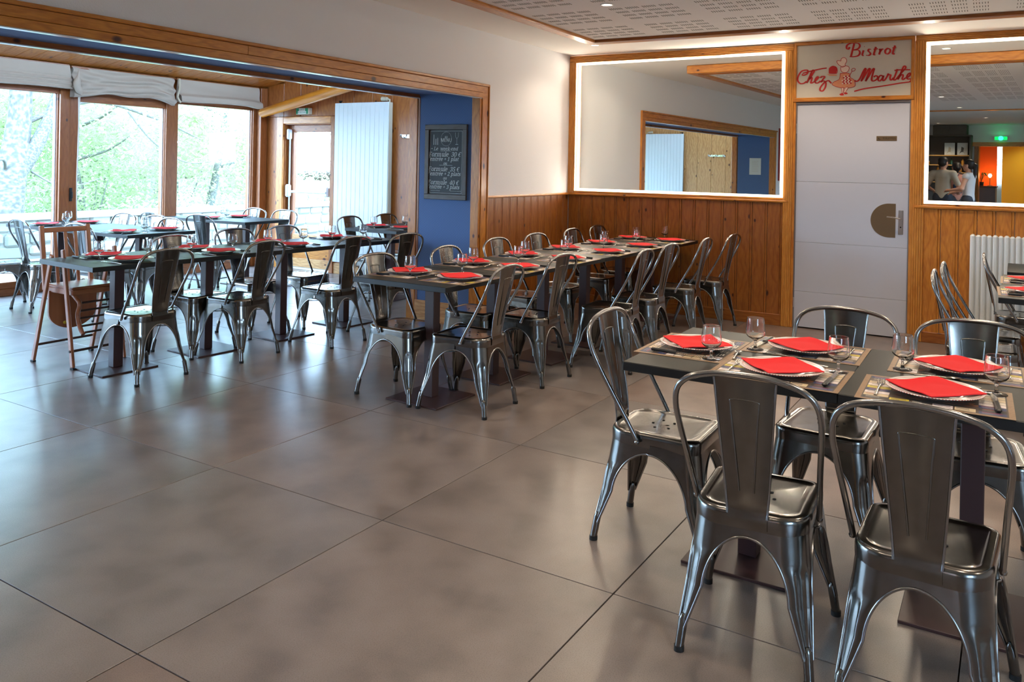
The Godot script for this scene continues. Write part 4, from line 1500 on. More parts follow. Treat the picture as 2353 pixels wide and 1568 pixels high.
func build_exit_door() -> void:
	var d := group_node("door_2", "glazed wooden exit door of the veranda with a white panic bar")
	# casing proud of the wall, dark reveal, door leaf set back
	wood_box("casing", -4.475, 0.0, VZ - 0.02, -4.355, 2.03, VZ + 0.03, M.pine_trim, d, 0.005)
	wood_box("casing", -4.355, 1.935, VZ - 0.02, -3.50, 2.03, VZ + 0.0305, M.pine_trim, d, 0.005)
	wood_box("casing", -3.50, 0.0, VZ - 0.02, -3.428, 2.03, VZ + 0.03, M.pine_veranda, d, 0.005)
	wood_box("jamb", -4.36, 0.0, VZ - 0.2, -4.345, 1.94, VZ, M.pine_veranda, d, 0.002)
	wood_box("jamb", -3.515, 0.0, VZ - 0.2, -3.495, 1.94, VZ, M.pine_veranda, d, 0.002)
	wood_box("jamb", -4.36, 1.925, VZ - 0.2, -3.495, 1.94, VZ, M.pine_veranda, d, 0.002)
	var z0 := VZ - 0.13
	var z1 := VZ - 0.07
	wood_box("stile", -4.345, 0.02, z0, -4.255, 1.925, z1, M.window_wood, d, 0.004)
	wood_box("stile", -3.565, 0.02, z0, -3.515, 1.925, z1, M.window_wood, d, 0.004)
	wood_box("rail", -4.255, 1.83, z0, -3.565, 1.925, z1, M.pine_veranda, d, 0.004)
	wood_box("rail", -4.255, 0.02, z0, -3.565, 0.14, z1, M.baseboard_pine, d, 0.004)
	wood_box("rail", -4.255, 0.36, z0, -3.565, 0.46, z1, M.baseboard_pine, d, 0.004)
	wood_box("panel", -4.255, 0.14, z0 + 0.015, -3.565, 0.36, z1 - 0.015, M.pine_trim, d, 0.003)
	part("pane", MB.new().quad(Vector3(-4.255, 0.46, z0 + 0.03), Vector3(-3.565, 0.46, z0 + 0.03), Vector3(-3.565, 1.83, z0 + 0.03), Vector3(-4.255, 1.83, z0 + 0.03)), M.pane, d)
	var pb := part("panic_bar", MB.new().tube([Vector3(-4.25, 1.03, z1 + 0.075), Vector3(-3.58, 1.03, z1 + 0.075)], 0.016, 12), M.white_lacquer, d)
	part("rod", MB.new().tube([Vector3(-4.30, 0.06, z1 + 0.02), Vector3(-4.30, 1.80, z1 + 0.02)], 0.012, 10), M.white_lacquer, pb)
	part("latch_box", MB.new().box(Vector3(-4.30, 1.80, z1 + 0.035), Vector3(0.055, 0.14, 0.07), 0.014), M.white_lacquer, pb)
	part("lock_box", MB.new().box(Vector3(-4.30, 1.04, z1 + 0.04), Vector3(0.06, 0.17, 0.08), 0.018), M.white_lacquer, pb)
	part("bracket", MB.new().box(Vector3(-3.58, 1.04, z1 + 0.04), Vector3(0.05, 0.13, 0.08), 0.016), M.white_lacquer, pb)
	# exit sign
	var s := thing("exit_sign", "small green and white exit sign above the glazed door", "sign", Vector3(-3.985, 2.055, VZ))
	part("case", MB.new().bb(-0.115, 0.0, -0.004, 0.125, 0.088, 0.05, 0.004), M.beige_plastic, s)
	part("face", MB.new().bb(-0.11, 0.008, 0.05, 0.1, 0.083, 0.053), M.exit_green, s)
	part("white_block", MB.new().bb(-0.078, 0.009, 0.053, 0.072, 0.045, 0.0536).bb(-0.058, 0.045, 0.053, 0.052, 0.082, 0.0536), M.paper, s)
	text(s, "lettering", "SORTIE", 0.030, Vector3(-0.003, 0.063, 0.0538), M.exit_green, "Droid Sans", 0.0)
	text(s, "lettering", "DE SECOURS", 0.026, Vector3(-0.003, 0.027, 0.0538), M.exit_green, "Droid Sans", 0.0)


func radiator_tall(label: String, at: Vector3, turn: float) -> void:
	var o := thing("tall_radiator", label, "radiator", at, turn)
	for k in 12:
		var x := -0.4375 + k * 0.0729
		part("panel", MB.new().bb(x + 0.0012, 0.0, 0.045, x + 0.0717, 2.02, 0.068, 0.003), M.radiator_white, o)
	part("back_panel", MB.new().bb(-0.43, 0.02, 0.0, 0.43, 2.0, 0.045, 0.003), M.jamb_grey, o)
	part("side_cover", MB.new().bb(0.4385, 0.01, 0.0, 0.447, 2.015, 0.06, 0.001), M.beige_plastic, o)
	part("bracket", MB.new().bb(-0.40, 2.02, 0.0, -0.385, 2.055, 0.03, 0.002).bb(-0.40, 2.04, 0.028, -0.345, 2.052, 0.04, 0.002), M.hole, o)
	part("valve", MB.new().tube([Vector3(0.30, 2.06, 0.03), Vector3(0.385, 2.055, 0.03)], [0.028, 0.025], 12).tube([Vector3(0.385, 2.055, 0.03), Vector3(0.42, 2.05, 0.03), Vector3(0.42, 2.0, 0.03)], 0.011, 8), M.beige_plastic, o)


func radiator_low() -> void:
	var o := thing("low_radiator", "low white ribbed radiator below the right-hand mirror", "radiator", Vector3(3.722, 0.15, 0.03))
	for k in 14:
		var x := k * 0.0795
		part("rib", MB.new().bb(x, 0.0, 0.0, x + 0.0385, 0.79, 0.085, 0.012).bb(x + 0.039, 0.004, 0.006, x + 0.0775, 0.786, 0.078, 0.012), M.radiator_white, o)
	part("wall_bracket", MB.new().bb(0.1, -0.15, 0.02, 0.13, 0.02, 0.05, 0.002).bb(0.9, -0.15, 0.02, 0.93, 0.02, 0.05, 0.002), M.radiator_white, o)


func hooks(at: Vector3, turn: float, label: String) -> void:
	var o := thing("coat_hook_rail", label, "coat hooks", at, turn)
	part("rail", MB.new().bb(-0.19, -0.022, 0.0, 0.19, 0.022, 0.012, 0.003), M.chrome, o)
	for k in 3:
		var x := -0.16 + 0.16 * k
		part("hook", MB.new().tube(curve([Vector3(x, -0.005, 0.01), Vector3(x, -0.02, 0.045), Vector3(x, 0.01, 0.07)], 4), 0.008, 8).lathe([Vector2(0.0001, -0.012), Vector2(0.012, -0.006), Vector2(0.012, 0.006), Vector2(0.0001, 0.012)], 10, Vector3(x, 0.015, 0.07)), M.chrome, o)


# folding wooden high chair; guest looks to +x, legs are two A frames at z = +-0.2
func build_high_chair() -> void:
	var o := thing("high_chair", "folding wooden high chair at the left side of the long veranda row", "high chair", Vector3(-1.64, 0, 4.322))
	var m: Material = M.beech
	for s: float in [-1.0, 1.0]:
		var z := 0.2 * s
		for q in [[Vector3(-0.228, 0.0, z + 0.012 * s), Vector3(-0.02, 0.76, z + 0.012 * s)], [Vector3(0.206, 0.0, z - 0.012 * s), Vector3(0.065, 0.80, z - 0.012 * s)]]:
			var c: Vector3 = (q[0] + q[1]) / 2
			var d: Vector3 = (q[1] - q[0])
			var b := Basis(Vector3.BACK, atan2(-d.x, d.y))
			part("leg", MB.new().box(c + Vector3(0, 0.006, 0), Vector3(0.036, d.length() - 0.012, 0.02), 0.005, b, ruo()), m, o)
			part("foot_cap", MB.new().bb(q[0].x - 0.018, 0.0, q[0].z - 0.011, q[0].x + 0.02, 0.012, q[0].z + 0.011, 0.002), M.rubber, o)
		# back post
		var p0 := Vector3(-0.17, 0.50, 0.165 * s)
		var p1 := Vector3(-0.235, 0.945, 0.172 * s)
		part("back_post", MB.new().box((p0 + p1) / 2, Vector3(0.028, p0.distance_to(p1), 0.03), 0.004, Basis(Vector3.BACK, atan2(0.065, 0.445)), ruo()), m, o)
	for x in [-0.205, 0.185]:
		part("stretcher", MB.new().tube([Vector3(x, 0.12, -0.205), Vector3(x, 0.12, 0.205)], 0.009, 8), M.walnut, o)
	part("top_rail", MB.new().bb(-0.245, 0.895, -0.16, -0.222, 0.93, 0.16, 0.004, ruo()), m, o)
	for z in [-0.075, 0.0, 0.075]:
		var p0 := Vector3(-0.172, 0.52, z)
		var p1 := Vector3(-0.23, 0.90, z)
		part("slat", MB.new().box((p0 + p1) / 2, Vector3(0.010, p0.distance_to(p1), 0.024), 0.002, Basis(Vector3.BACK, atan2(0.058, 0.38)), ruo()), m, o)
	part("seat", MB.new().bb(-0.17, 0.525, -0.165, 0.15, 0.545, 0.165, 0.006, ruo()), m, o)
	part("seat_rail", MB.new().bb(0.135, 0.49, -0.165, 0.152, 0.526, 0.165, 0.003, ruo()).bb(-0.16, 0.49, 0.15, 0.14, 0.526, 0.165, 0.003, ruo()).bb(-0.16, 0.49, -0.165, 0.14, 0.526, -0.15, 0.003, ruo()), m, o)
	# armrests
	for s: float in [-1.0, 1.0]:
		part("armrest", MB.new().bb(-0.21, 0.70, 0.168 * s - 0.016, 0.07, 0.722, 0.168 * s + 0.016, 0.006, ruo()), m, o)
	# folded tray hanging behind the legs: a board with a rounded lower edge
	var poly := PackedVector2Array()
	poly.append(Vector2(-0.175, 0.50))
	poly.append(Vector2(-0.175, 0.35))
	for k in 17:
		var a := PI + PI * k / 16.0
		poly.append(Vector2(cos(a) * 0.175, 0.35 + sin(a) * 0.13))
	poly.append(Vector2(0.175, 0.35))
	poly.append(Vector2(0.175, 0.50))
	part("folded_tray", MB.new().prism(poly, -0.008, 0.008, Transform3D(Basis(Vector3.UP, PI / 2 + 0.0), Vector3(-0.12, 0.0, 0.0))), M.beech, o)
	part("tray_knob", MB.new().lathe([Vector2(0.012, 0), Vector2(0.012, 0.006), Vector2(0.0001, 0.008)], 12), M.yellow_wall, o, Vector3(-0.111, 0.265, 0.06)).rotation.z = -PI / 2
	# slatted footrest on curved side cheeks
	for s: float in [-1.0, 1.0]:
		part("cheek", MB.new().tube(curve([Vector3(0.10, 0.50, 0.14 * s), Vector3(0.19, 0.44, 0.14 * s), Vector3(0.17, 0.36, 0.14 * s), Vector3(0.20, 0.28, 0.14 * s), Vector3(0.24, 0.235, 0.14 * s)], 5), 0.015, 8), m, o)
	for q in [[0.185, 0.44], [0.176, 0.385], [0.18, 0.335], [0.205, 0.285], [0.235, 0.245]]:
		part("rung", MB.new().tube([Vector3(q[0], q[1], -0.145), Vector3(q[0], q[1], 0.145)], 0.0075, 8), M.walnut, o)


# ---------------------------------------------------------------- outside
func leaf_mesh() -> ArrayMesh:
	var mb := MB.new()
	var a := Vector3(0, 0, -0.5)
	var b := Vector3(0.26, 0.06, -0.05)
	var c := Vector3(0, -0.03, 0.5)
	var d := Vector3(-0.26, 0.06, -0.05)
	var e := Vector3(0, -0.02, -0.05)
	mb.tri(a, e, b).tri(b, e, c).tri(c, e, d).tri(d, e, a)
	return mb.mesh()


var leafm: ArrayMesh


func foliage(parent: Node, blobs: Array, n: int, size: float, m: Material, r: RandomNumberGenerator) -> void:
	if leafm == null:
		leafm = leaf_mesh()
	var mm := MultiMesh.new()
	mm.transform_format = MultiMesh.TRANSFORM_3D
	mm.mesh = leafm
	mm.instance_count = n
	var clusters := []
	for k in int(n / 26.0) + 1:
		var bl: Array = blobs[r.randi() % blobs.size()]
		var d := Vector3(r.randfn(), r.randfn(), r.randfn()).normalized() * pow(r.randf(), 0.45)
		clusters.append(bl[0] + d * bl[1])
	for k in n:
		var c: Vector3 = clusters[r.randi() % clusters.size()]
		var p := c + Vector3(r.randfn(), r.randfn() * 0.7, r.randfn()) * 0.26
		var b := Basis.from_euler(Vector3(r.randf_range(-0.9, 0.9), r.randf() * TAU, r.randf_range(-0.7, 0.7))).scaled(Vector3.ONE * size * r.randf_range(0.6, 1.3))
		mm.set_instance_transform(k, Transform3D(b, p))
	var mi := MultiMeshInstance3D.new()
	mi.name = "leaves"
	mi.multimesh = mm
	mi.material_override = m
	parent.add_child(mi, true)
	tag(mi, "", "", "", "stuff")


func limb(parent: Node, called: String, pts: Array, r0: float, r1: float, segs := 10) -> void:
	var c := curve(pts, 5)
	var rad := []
	for i in c.size():
		rad.append(lerpf(r0, r1, i / float(c.size() - 1)))
	part(called, MB.new().tube(c, rad, segs), M.bark, parent)


func build_outside() -> void:
	struct("terrace", MB.new().bb(-8.0, -0.3, -9.0, VX - 0.1, -0.04, 14.0).bb(VX - 0.12, -0.3, -9.0, 1.0, -0.04, VZ - 0.25), M.terrace, "pale terrace outside the veranda")
	struct("ground", MB.new().bb(-60.0, -0.5, -50.0, -8.0, -0.32, 40.0).bb(-8.0, -0.5, -50.0, 20.0, -0.32, -9.0).bb(7.2, -0.5, -9.0, 40.0, -0.32, 40.0), M.grass, "green slope beyond the garden wall")
	# low rubble wall with a pale coping
	var w := struct("garden_wall", MB.new().bb(-8.30, -0.3, -9.0, -8.06, 0.52, 14.0).bb(-8.3, -0.3, -9.3, 2.0, 0.52, -9.06), M.stone0, "low rubble garden wall with pale coping outside the windows")
	part("coping", MB.new().bb(-8.38, 0.52, -9.3, -7.98, 0.60, 14.0, 0.01).bb(-8.38, 0.52, -9.38, 2.0, 0.60, -8.98, 0.01), M.cap_stone, w)
	var r := RandomNumberGenerator.new()
	r.seed = 5
	for row in 3:
		var z := -6.5 - r.randf() * 0.3
		while z < 4.0:
			var l := r.randf_range(0.18, 0.55)
			part("stone", MB.new().box(Vector3(-8.06, 0.07 + row * 0.185 + r.randf_range(-0.02, 0.02), z + l / 2), Vector3(0.06 + r.randf() * 0.07, 0.17 + r.randf_range(-0.03, 0.02), l - 0.01), 0.035, Basis(Vector3.RIGHT, r.randf_range(-0.05, 0.05))), M["stone%d" % (r.randi() % 3)], w)
			z += l
	# the big tree seen in the leftmost window: leaning forked trunk
	var t := thing("garden_tree", "big pale leaning tree in the leftmost veranda window", "tree", Vector3(-10.2, -0.32, 0.4))
	limb(t, "trunk", [Vector3(0.1, 0.0, 0.1), Vector3(0.05, 0.9, 0.0), Vector3(0, 1.6, -0.12), Vector3(-0.1, 2.6, -0.28), Vector3(-0.2, 4.2, -0.36), Vector3(-0.3, 6.4, -0.5)], 0.30, 0.10, 14)
	limb(t, "branch", [Vector3(0.0, 1.35, -0.1), Vector3(0.1, 1.9, -0.42), Vector3(0.1, 2.7, -0.75), Vector3(0.1, 4.2, -1.2)], 0.16, 0.05)
	limb(t, "branch", [Vector3(0.0, 1.5, 0.0), Vector3(0.5, 1.7, 0.3), Vector3(0.9, 1.62, 0.8)], 0.035, 0.01, 6)
	limb(t, "branch", [Vector3(-0.1, 2.3, -0.3), Vector3(0.4, 2.75, -1.2), Vector3(0.7, 2.5, -2.3), Vector3(0.8, 2.15, -3.2)], 0.05, 0.012, 7)
	limb(t, "branch", [Vector3(0.6, 2.6, -1.8), Vector3(0.8, 2.05, -2.2), Vector3(0.8, 1.7, -2.9), Vector3(0.9, 1.75, -3.5)], 0.025, 0.008, 6)
	limb(t, "branch", [Vector3(-0.1, 2.9, -0.3), Vector3(0.3, 3.3, -1.6), Vector3(0.4, 2.9, -3.0)], 0.045, 0.012, 7)
	limb(t, "branch", [Vector3(0.05, 1.5, -0.4), Vector3(0.5, 1.25, -0.7), Vector3(0.9, 1.4, -1.1)], 0.02, 0.006, 6)
	foliage(t, [[Vector3(-0.5, 5.0, -0.6), 2.2], [Vector3(0.2, 3.6, -2.4), 1.5], [Vector3(-0.3, 3.4, 1.4), 1.4], [Vector3(0.2, 2.6, -3.4), 0.9]], 8500, 0.11, M.leaf0, r)
	# paler trees behind
	var specs := [
		["slim pale tree behind the casement window", Vector3(-13.5, -0.32, -3.0), 0.13, 5.6, 0.9, 0],
		["slim white-barked tree in the window next to the exit door", Vector3(-11.5, -0.32, -4.6), 0.11, 5.2, -0.7, 2],
		["dense tree behind the leftmost window", Vector3(-15.0, -0.32, 1.8), 0.2, 6.0, 0.3, 1],
		["broad tree far behind the casement window", Vector3(-17.5, -0.32, -1.6), 0.24, 7.0, -0.2, 0],
		["broad tree far behind the corner window", Vector3(-18.5, -0.32, -6.5), 0.24, 7.5, 0.4, 1],
		["tall tree at the back of the garden", Vector3(-22.0, -0.32, -11.0), 0.3, 8.0, 0.0, 2],
		["light tree behind the glazed exit door", Vector3(-9.0, -0.32, -13.0), 0.2, 6.0, 0.2, 2]]
	for q in specs:
		var tr := thing("garden_tree", q[0], "tree", q[1])
		var h: float = q[3]
		var ln: float = q[4]
		limb(tr, "trunk", [Vector3(0, 0, 0), Vector3(0.1, h * 0.25, ln * 0.3), Vector3(0.0, h * 0.5, ln * 0.75), Vector3(0.1, h * 0.95, ln)], q[2], q[2] * 0.3, 10)
		for k in 5:
			var y := h * (0.3 + 0.12 * k)
			var a := r.randf() * TAU
			var d := Vector3(cos(a), 0.35, sin(a))
			limb(tr, "branch", [Vector3(0.05, y, ln * (0.35 + 0.12 * k)), Vector3(0.05, y, ln * (0.35 + 0.12 * k)) + d * h * 0.13, Vector3(0.05, y + 0.1, ln * 0.7) + d * h * 0.27], q[2] * 0.35, q[2] * 0.08, 6)
		foliage(tr, [[Vector3(0, h * 0.72, ln), h * 0.34], [Vector3(0.4, h * 0.42, ln + h * 0.2), h * 0.24], [Vector3(-0.2, h * 0.4, ln - h * 0.22), h * 0.24]], 9000, 0.125, M["leaf%d" % q[5]], r)
	# bushes along the wall and the hedge behind
	var bush := [[-9.3, -1.9, 0.7, 0], [-9.2, -4.2, 0.8, 1], [-9.5, -6.3, 0.9, 0], [-11.8, 0.2, 1.0, 1], [-12.0, -2.2, 1.2, 0], [-13.0, -7.8, 1.4, 2], [-13.6, 3.4, 1.4, 0], [-16.0, -4.6, 1.8, 1], [-16.5, -9.6, 2.0, 0], [-17.5, -3.5, 3.2, 2], [-18.0, 1.6, 3.4, 1], [-6.5, -11.6, 1.2, 2], [-16.0, -7.4, 3.4, 0], [-19.0, -0.9, 4.2, 0], [-20.0, -6.0, 4.4, 2], [-20.5, 4.8, 4.2, 1], [-19.0, -11.0, 4.4, 1], [-10.5, -15.0, 3.0, 0], [-4.0, -15.5, 3.0, 1]]
	for k in bush.size():
		var q: Array = bush[k]
		var b := thing("garden_bush", "leafy bush %s the garden wall" % ["behind the middle of", "before the far trees past", "at the corner end of", "under the big tree behind", "under the branches behind", "beyond the far end of", "left of the big tree past", "in the hedge past", "in the far hedge past", "high in the hedge beyond", "high on the left beyond", "outside the exit door past", "filling the gap in the hedge past", "tallest in the middle beyond", "tall at the far corner beyond", "tall on the left beyond", "tall at the far right beyond", "low behind the exit door past", "far behind the exit door past"][k], "bush", Vector3(q[0], -0.32, q[1]))
		var s: float = q[2]
		for j in 3:
			var a := TAU * j / 3.0 + k
			limb(b, "stem", [Vector3(cos(a) * 0.05, 0, sin(a) * 0.05), Vector3(cos(a) * 0.2 * s, 0.5 * s, sin(a) * 0.2 * s), Vector3(cos(a) * 0.4 * s, 1.1 * s, sin(a) * 0.4 * s)], 0.03, 0.008, 6)
		foliage(b, [[Vector3(0, s * 0.8, 0), s * 0.8], [Vector3(0.1, s * 0.6, s * 0.7), s * 0.6], [Vector3(0, s * 0.6, -s * 0.7), s * 0.6]], 3200 if s < 2.5 else 8000, 0.10 if s < 2.5 else 0.145, M["leaf%d" % q[3]], r)


# ---------------------------------------------------------------- people: smooth bodies from tapered bones, meshed as surface nets
func bone_field(p: Vector3, bones: Array, k: float) -> float:
	var d := 1e9
	for b in bones:
		var pa: Vector3 = p - b[0]
		var t: float = clampf(pa.dot(b[4]) * b[5], 0.0, 1.0)
		var q: Vector3 = pa - b[4] * t
		q.z *= b[6]
		var e: float = q.length() - lerpf(b[2], b[3], t)
		var h := clampf(0.5 + 0.5 * (d - e) / k, 0.0, 1.0)
		d = lerpf(d, e, h) - k * h * (1.0 - h)
	return d


func bn(a: Vector3, b: Vector3, r0: float, r1: float, flat := 1.0) -> Array:
	var ab := b - a
	return [a, b, r0, r1, ab, 1.0 / maxf(ab.length_squared(), 1e-6), flat]


func surface_net(bones: Array, cell: float, k: float, mb: MB, y_min := -1e9, y_max := 1e9) -> MB:
	var lo := Vector3(1e9, 1e9, 1e9)
	var hi := -lo
	for b in bones:
		for e in 2:
			var r := maxf(b[2], b[3]) + 2.0 * cell
			lo = lo.min(b[e] - Vector3(r, r, r))
			hi = hi.max(b[e] + Vector3(r, r, r))
	lo.y = maxf(lo.y, y_min)
	hi.y = minf(hi.y, y_max)
	var n := Vector3i(((hi - lo) / cell).ceil()) + Vector3i.ONE
	var f := PackedFloat32Array()
	f.resize(n.x * n.y * n.z)
	for z in n.z:
		for y in n.y:
			for x in n.x:
				f[(z * n.y + y) * n.x + x] = bone_field(lo + Vector3(x, y, z) * cell, bones, k)
	var ids := PackedInt32Array()
	ids.resize(f.size())
	ids.fill(-1)
	var sx := 1
	var sy := n.x
	var sz := n.x * n.y
	var offs := [0, sx, sy, sx + sy, sz, sx + sz, sy + sz, sx + sy + sz]
	var cor := [Vector3(0, 0, 0), Vector3(1, 0, 0), Vector3(0, 1, 0), Vector3(1, 1, 0), Vector3(0, 0, 1), Vector3(1, 0, 1), Vector3(0, 1, 1), Vector3(1, 1, 1)]
	var edges := [[0, 1], [2, 3], [4, 5], [6, 7], [0, 2], [1, 3], [4, 6], [5, 7], [0, 4], [1, 5], [2, 6], [3, 7]]
	for z in n.z - 1:
		for y in n.y - 1:
			for x in n.x - 1:
				var i := (z * n.y + y) * n.x + x
				var neg := 0
				for o in offs:
					if f[i + o] < 0.0:
						neg += 1
				if neg == 0 or neg == 8:
					continue
				var s := Vector3.ZERO
				var c := 0
				for e in edges:
					var a := f[i + offs[e[0]]]
					var b := f[i + offs[e[1]]]
					if (a < 0.0) != (b < 0.0):
						s += cor[e[0]].lerp(cor[e[1]], a / (a - b))
						c += 1
				var p := lo + (Vector3(x, y, z) + s / c) * cell
				var g := Vector3(f[i + sx] - f[i], f[i + sy] - f[i], f[i + sz] - f[i]) + Vector3(f[i + offs[7]] - f[i + offs[6]], f[i + offs[7]] - f[i + offs[5]], f[i + offs[7]] - f[i + offs[3]])
				ids[i] = mb.add(p, g.normalized(), Vector2(p.x, p.y))
	for z in range(1, n.z - 1):
		for y in range(1, n.y - 1):
			for x in range(1, n.x - 1):
				var i := (z * n.y + y) * n.x + x
				var a := f[i] < 0.0
				for ax in [[sx, sy, sz], [sy, sz, sx], [sz, sx, sy]]:
					if a == (f[i + ax[0]] < 0.0):
						continue
					var q := [ids[i - ax[1] - ax[2]], ids[i - ax[2]], ids[i], ids[i - ax[1]]]
					if q.min() < 0:
						continue
					if a:   # inside to outside: facing along the axis (counter-clockwise), written clockwise
						mb.ix.append_array([q[0], q[2], q[1], q[0], q[3], q[2]])
					else:
						mb.ix.append_array([q[0], q[1], q[2], q[0], q[2], q[3]])
	return mb


# a standing person facing -z; arms: per side [elbow, wrist]
func person(label: String, at: Vector3, turn: float, h: float, arms: Array, look: float, shirt: Material, sleeves: float, hair_len: float, female: bool) -> void:
	var o := thing("person", label, "person", at, turn, "")
	var s := h / 1.72
	var sh := 0.185 * (0.9 if female else 1.0)
	var torso := [bn(Vector3(0, 0.95, 0), Vector3(0, 1.14, 0.0), 0.135, 0.12 if female else 0.13, 1.35), bn(Vector3(0, 1.14, 0.0), Vector3(0, 1.34, 0.005), 0.125, 0.145, 1.35), bn(Vector3(-sh, 1.40, 0.01), Vector3(sh, 1.40, 0.01), 0.062, 0.062)]
	var legs := []
	var body := []
	body.append_array(torso)
	body.append(bn(Vector3(0, 1.40, 0.01), Vector3(0, 1.53, -0.012), 0.056, 0.05))
	for k in 2:
		var sg := -1.0 if k == 0 else 1.0
		var hip := Vector3(0.09 * sg, 0.92, 0)
		var knee := Vector3(0.10 * sg, 0.5, -0.02)
		var ank := Vector3(0.11 * sg, 0.09, 0.02)
		legs.append(bn(hip, knee, 0.088, 0.06))
		legs.append(bn(knee, ank, 0.057, 0.038))
		body.append(bn(ank, ank + Vector3(0.015 * sg, -0.045, -0.15), 0.04, 0.032))
	body.append_array(legs)
	var arm_b := []
	var hands := []
	for k in 2:
		var sg := -1.0 if k == 0 else 1.0
		var a := Vector3(sh * sg, 1.39, 0.01)
		var e: Vector3 = arms[k][0]
		var w: Vector3 = arms[k][1]
		arm_b.append(bn(a, e, 0.05, 0.04))
		arm_b.append(bn(e, w, 0.039, 0.026))
		# hand: palm, four fingers and a thumb
		var d := (w - e).normalized()
		var side := d.cross(Vector3.UP).normalized()
		var nrm := side.cross(d)
		hands.append(bn(w, w + d * 0.085, 0.026, 0.032, 1.0))
		for q in 4:
			var r := w + d * 0.08 + side * (0.03 - 0.02 * q)
			var len: float = [0.07, 0.078, 0.072, 0.056][q]
			var m := r + d * len * 0.5 - nrm * 0.008
			hands.append(bn(r, m, 0.0095, 0.009))
			hands.append(bn(m, m + d * len * 0.4 - nrm * 0.022, 0.009, 0.0075))
		var th := w + d * 0.03 + side * 0.03
		hands.append(bn(th, th + d * 0.035 + side * 0.025, 0.011, 0.009))
		hands.append(bn(th + d * 0.035 + side * 0.025, th + d * 0.06 + side * 0.026 - nrm * 0.01, 0.009, 0.008))
	body.append_array(arm_b)
	var sc := Transform3D(Basis().scaled(Vector3.ONE * s), Vector3.ZERO)
	var mb := MB.new()
	surface_net(body, 0.017, 0.035, mb)
	surface_net(hands, 0.0075, 0.008, mb)
	# head with nose, chin, ears; turned by look
	var hb := Basis(Vector3.UP, look)
	var hc := Vector3(0, 1.62, -0.01)
	var head := []
	for q in [[Vector3(0, 0.025, 0.015), Vector3(0, -0.03, -0.02), 0.086, 0.072], [Vector3(0, -0.05, -0.04), Vector3(0, -0.078, -0.056), 0.048, 0.034], [Vector3(0, 0.005, -0.085), Vector3(0, -0.024, -0.106), 0.010, 0.014], [Vector3(-0.075, 0.01, 0.0), Vector3(-0.082, -0.03, 0.0), 0.014, 0.010], [Vector3(0.075, 0.01, 0.0), Vector3(0.082, -0.03, 0.0), 0.014, 0.010], [Vector3(-0.012, -0.052, -0.09), Vector3(0.012, -0.052, -0.09), 0.009, 0.009], [Vector3(0, -0.09, 0.0), Vector3(0, -0.02, 0.0), 0.05, 0.05]]:
		head.append(bn(hc + hb * q[0], hc + hb * q[1], q[2], q[3]))
	surface_net(head, 0.008, 0.014, mb)
	var bm := part("body", mb, M.skin, o)
	bm.transform = sc
	var eyes := MB.new()
	for sg in [-1.0, 1.0]:
		eyes.lathe([Vector2(0.0001, -0.007), Vector2(0.0075, 0.0), Vector2(0.0001, 0.007)], 10, hc + hb * Vector3(0.031 * sg, 0.008, -0.079))
	part("eye", eyes, M.hole, bm)
	# clothes follow the body
	var sb := []
	for b in torso:
		sb.append(bn(b[0], b[1], b[2] + 0.012, b[3] + 0.012, b[6]))
	if sleeves > 0.0:
		for k in [0, 2]:
			var b: Array = arm_b[k]
			sb.append(bn(b[0], b[0].lerp(b[1], minf(sleeves, 1.0)), b[2] + 0.013, b[3] + 0.016))
		if sleeves > 1.0:
			for k in [1, 3]:
				var b: Array = arm_b[k]
				sb.append(bn(b[0], b[0].lerp(b[1], sleeves - 1.0), b[2] + 0.014, b[3] + 0.016))
	part("top", surface_net(sb, 0.019, 0.03, MB.new(), 0.86, 1.47), shirt, bm)
	var tb := [bn(Vector3(0, 0.93, 0), Vector3(0, 1.0, 0), 0.142, 0.14, 1.35)]
	for b in legs:
		tb.append(bn(b[0], b[1], b[2] + 0.014, b[3] + 0.018))
	part("trousers", surface_net(tb, 0.021, 0.03, MB.new(), 0.07, 1.02), M.trousers, bm)
	# hair
	var hr := [bn(hc + hb * Vector3(0, 0.045, 0.022), hc + hb * Vector3(0, 0.0, 0.04), 0.092, 0.08)]
	if hair_len > 0.0:
		hr.append(bn(hc + hb * Vector3(0, 0.03, 0.08), hc + hb * Vector3(0, 0.0, 0.135), 0.045, 0.04))
		hr.append(bn(hc + hb * Vector3(0, 0.0, 0.135), hc + hb * Vector3(0, -hair_len, 0.11), 0.042, 0.02))
	part("hair", surface_net(hr, 0.011, 0.015, MB.new()), M.hair, bm)


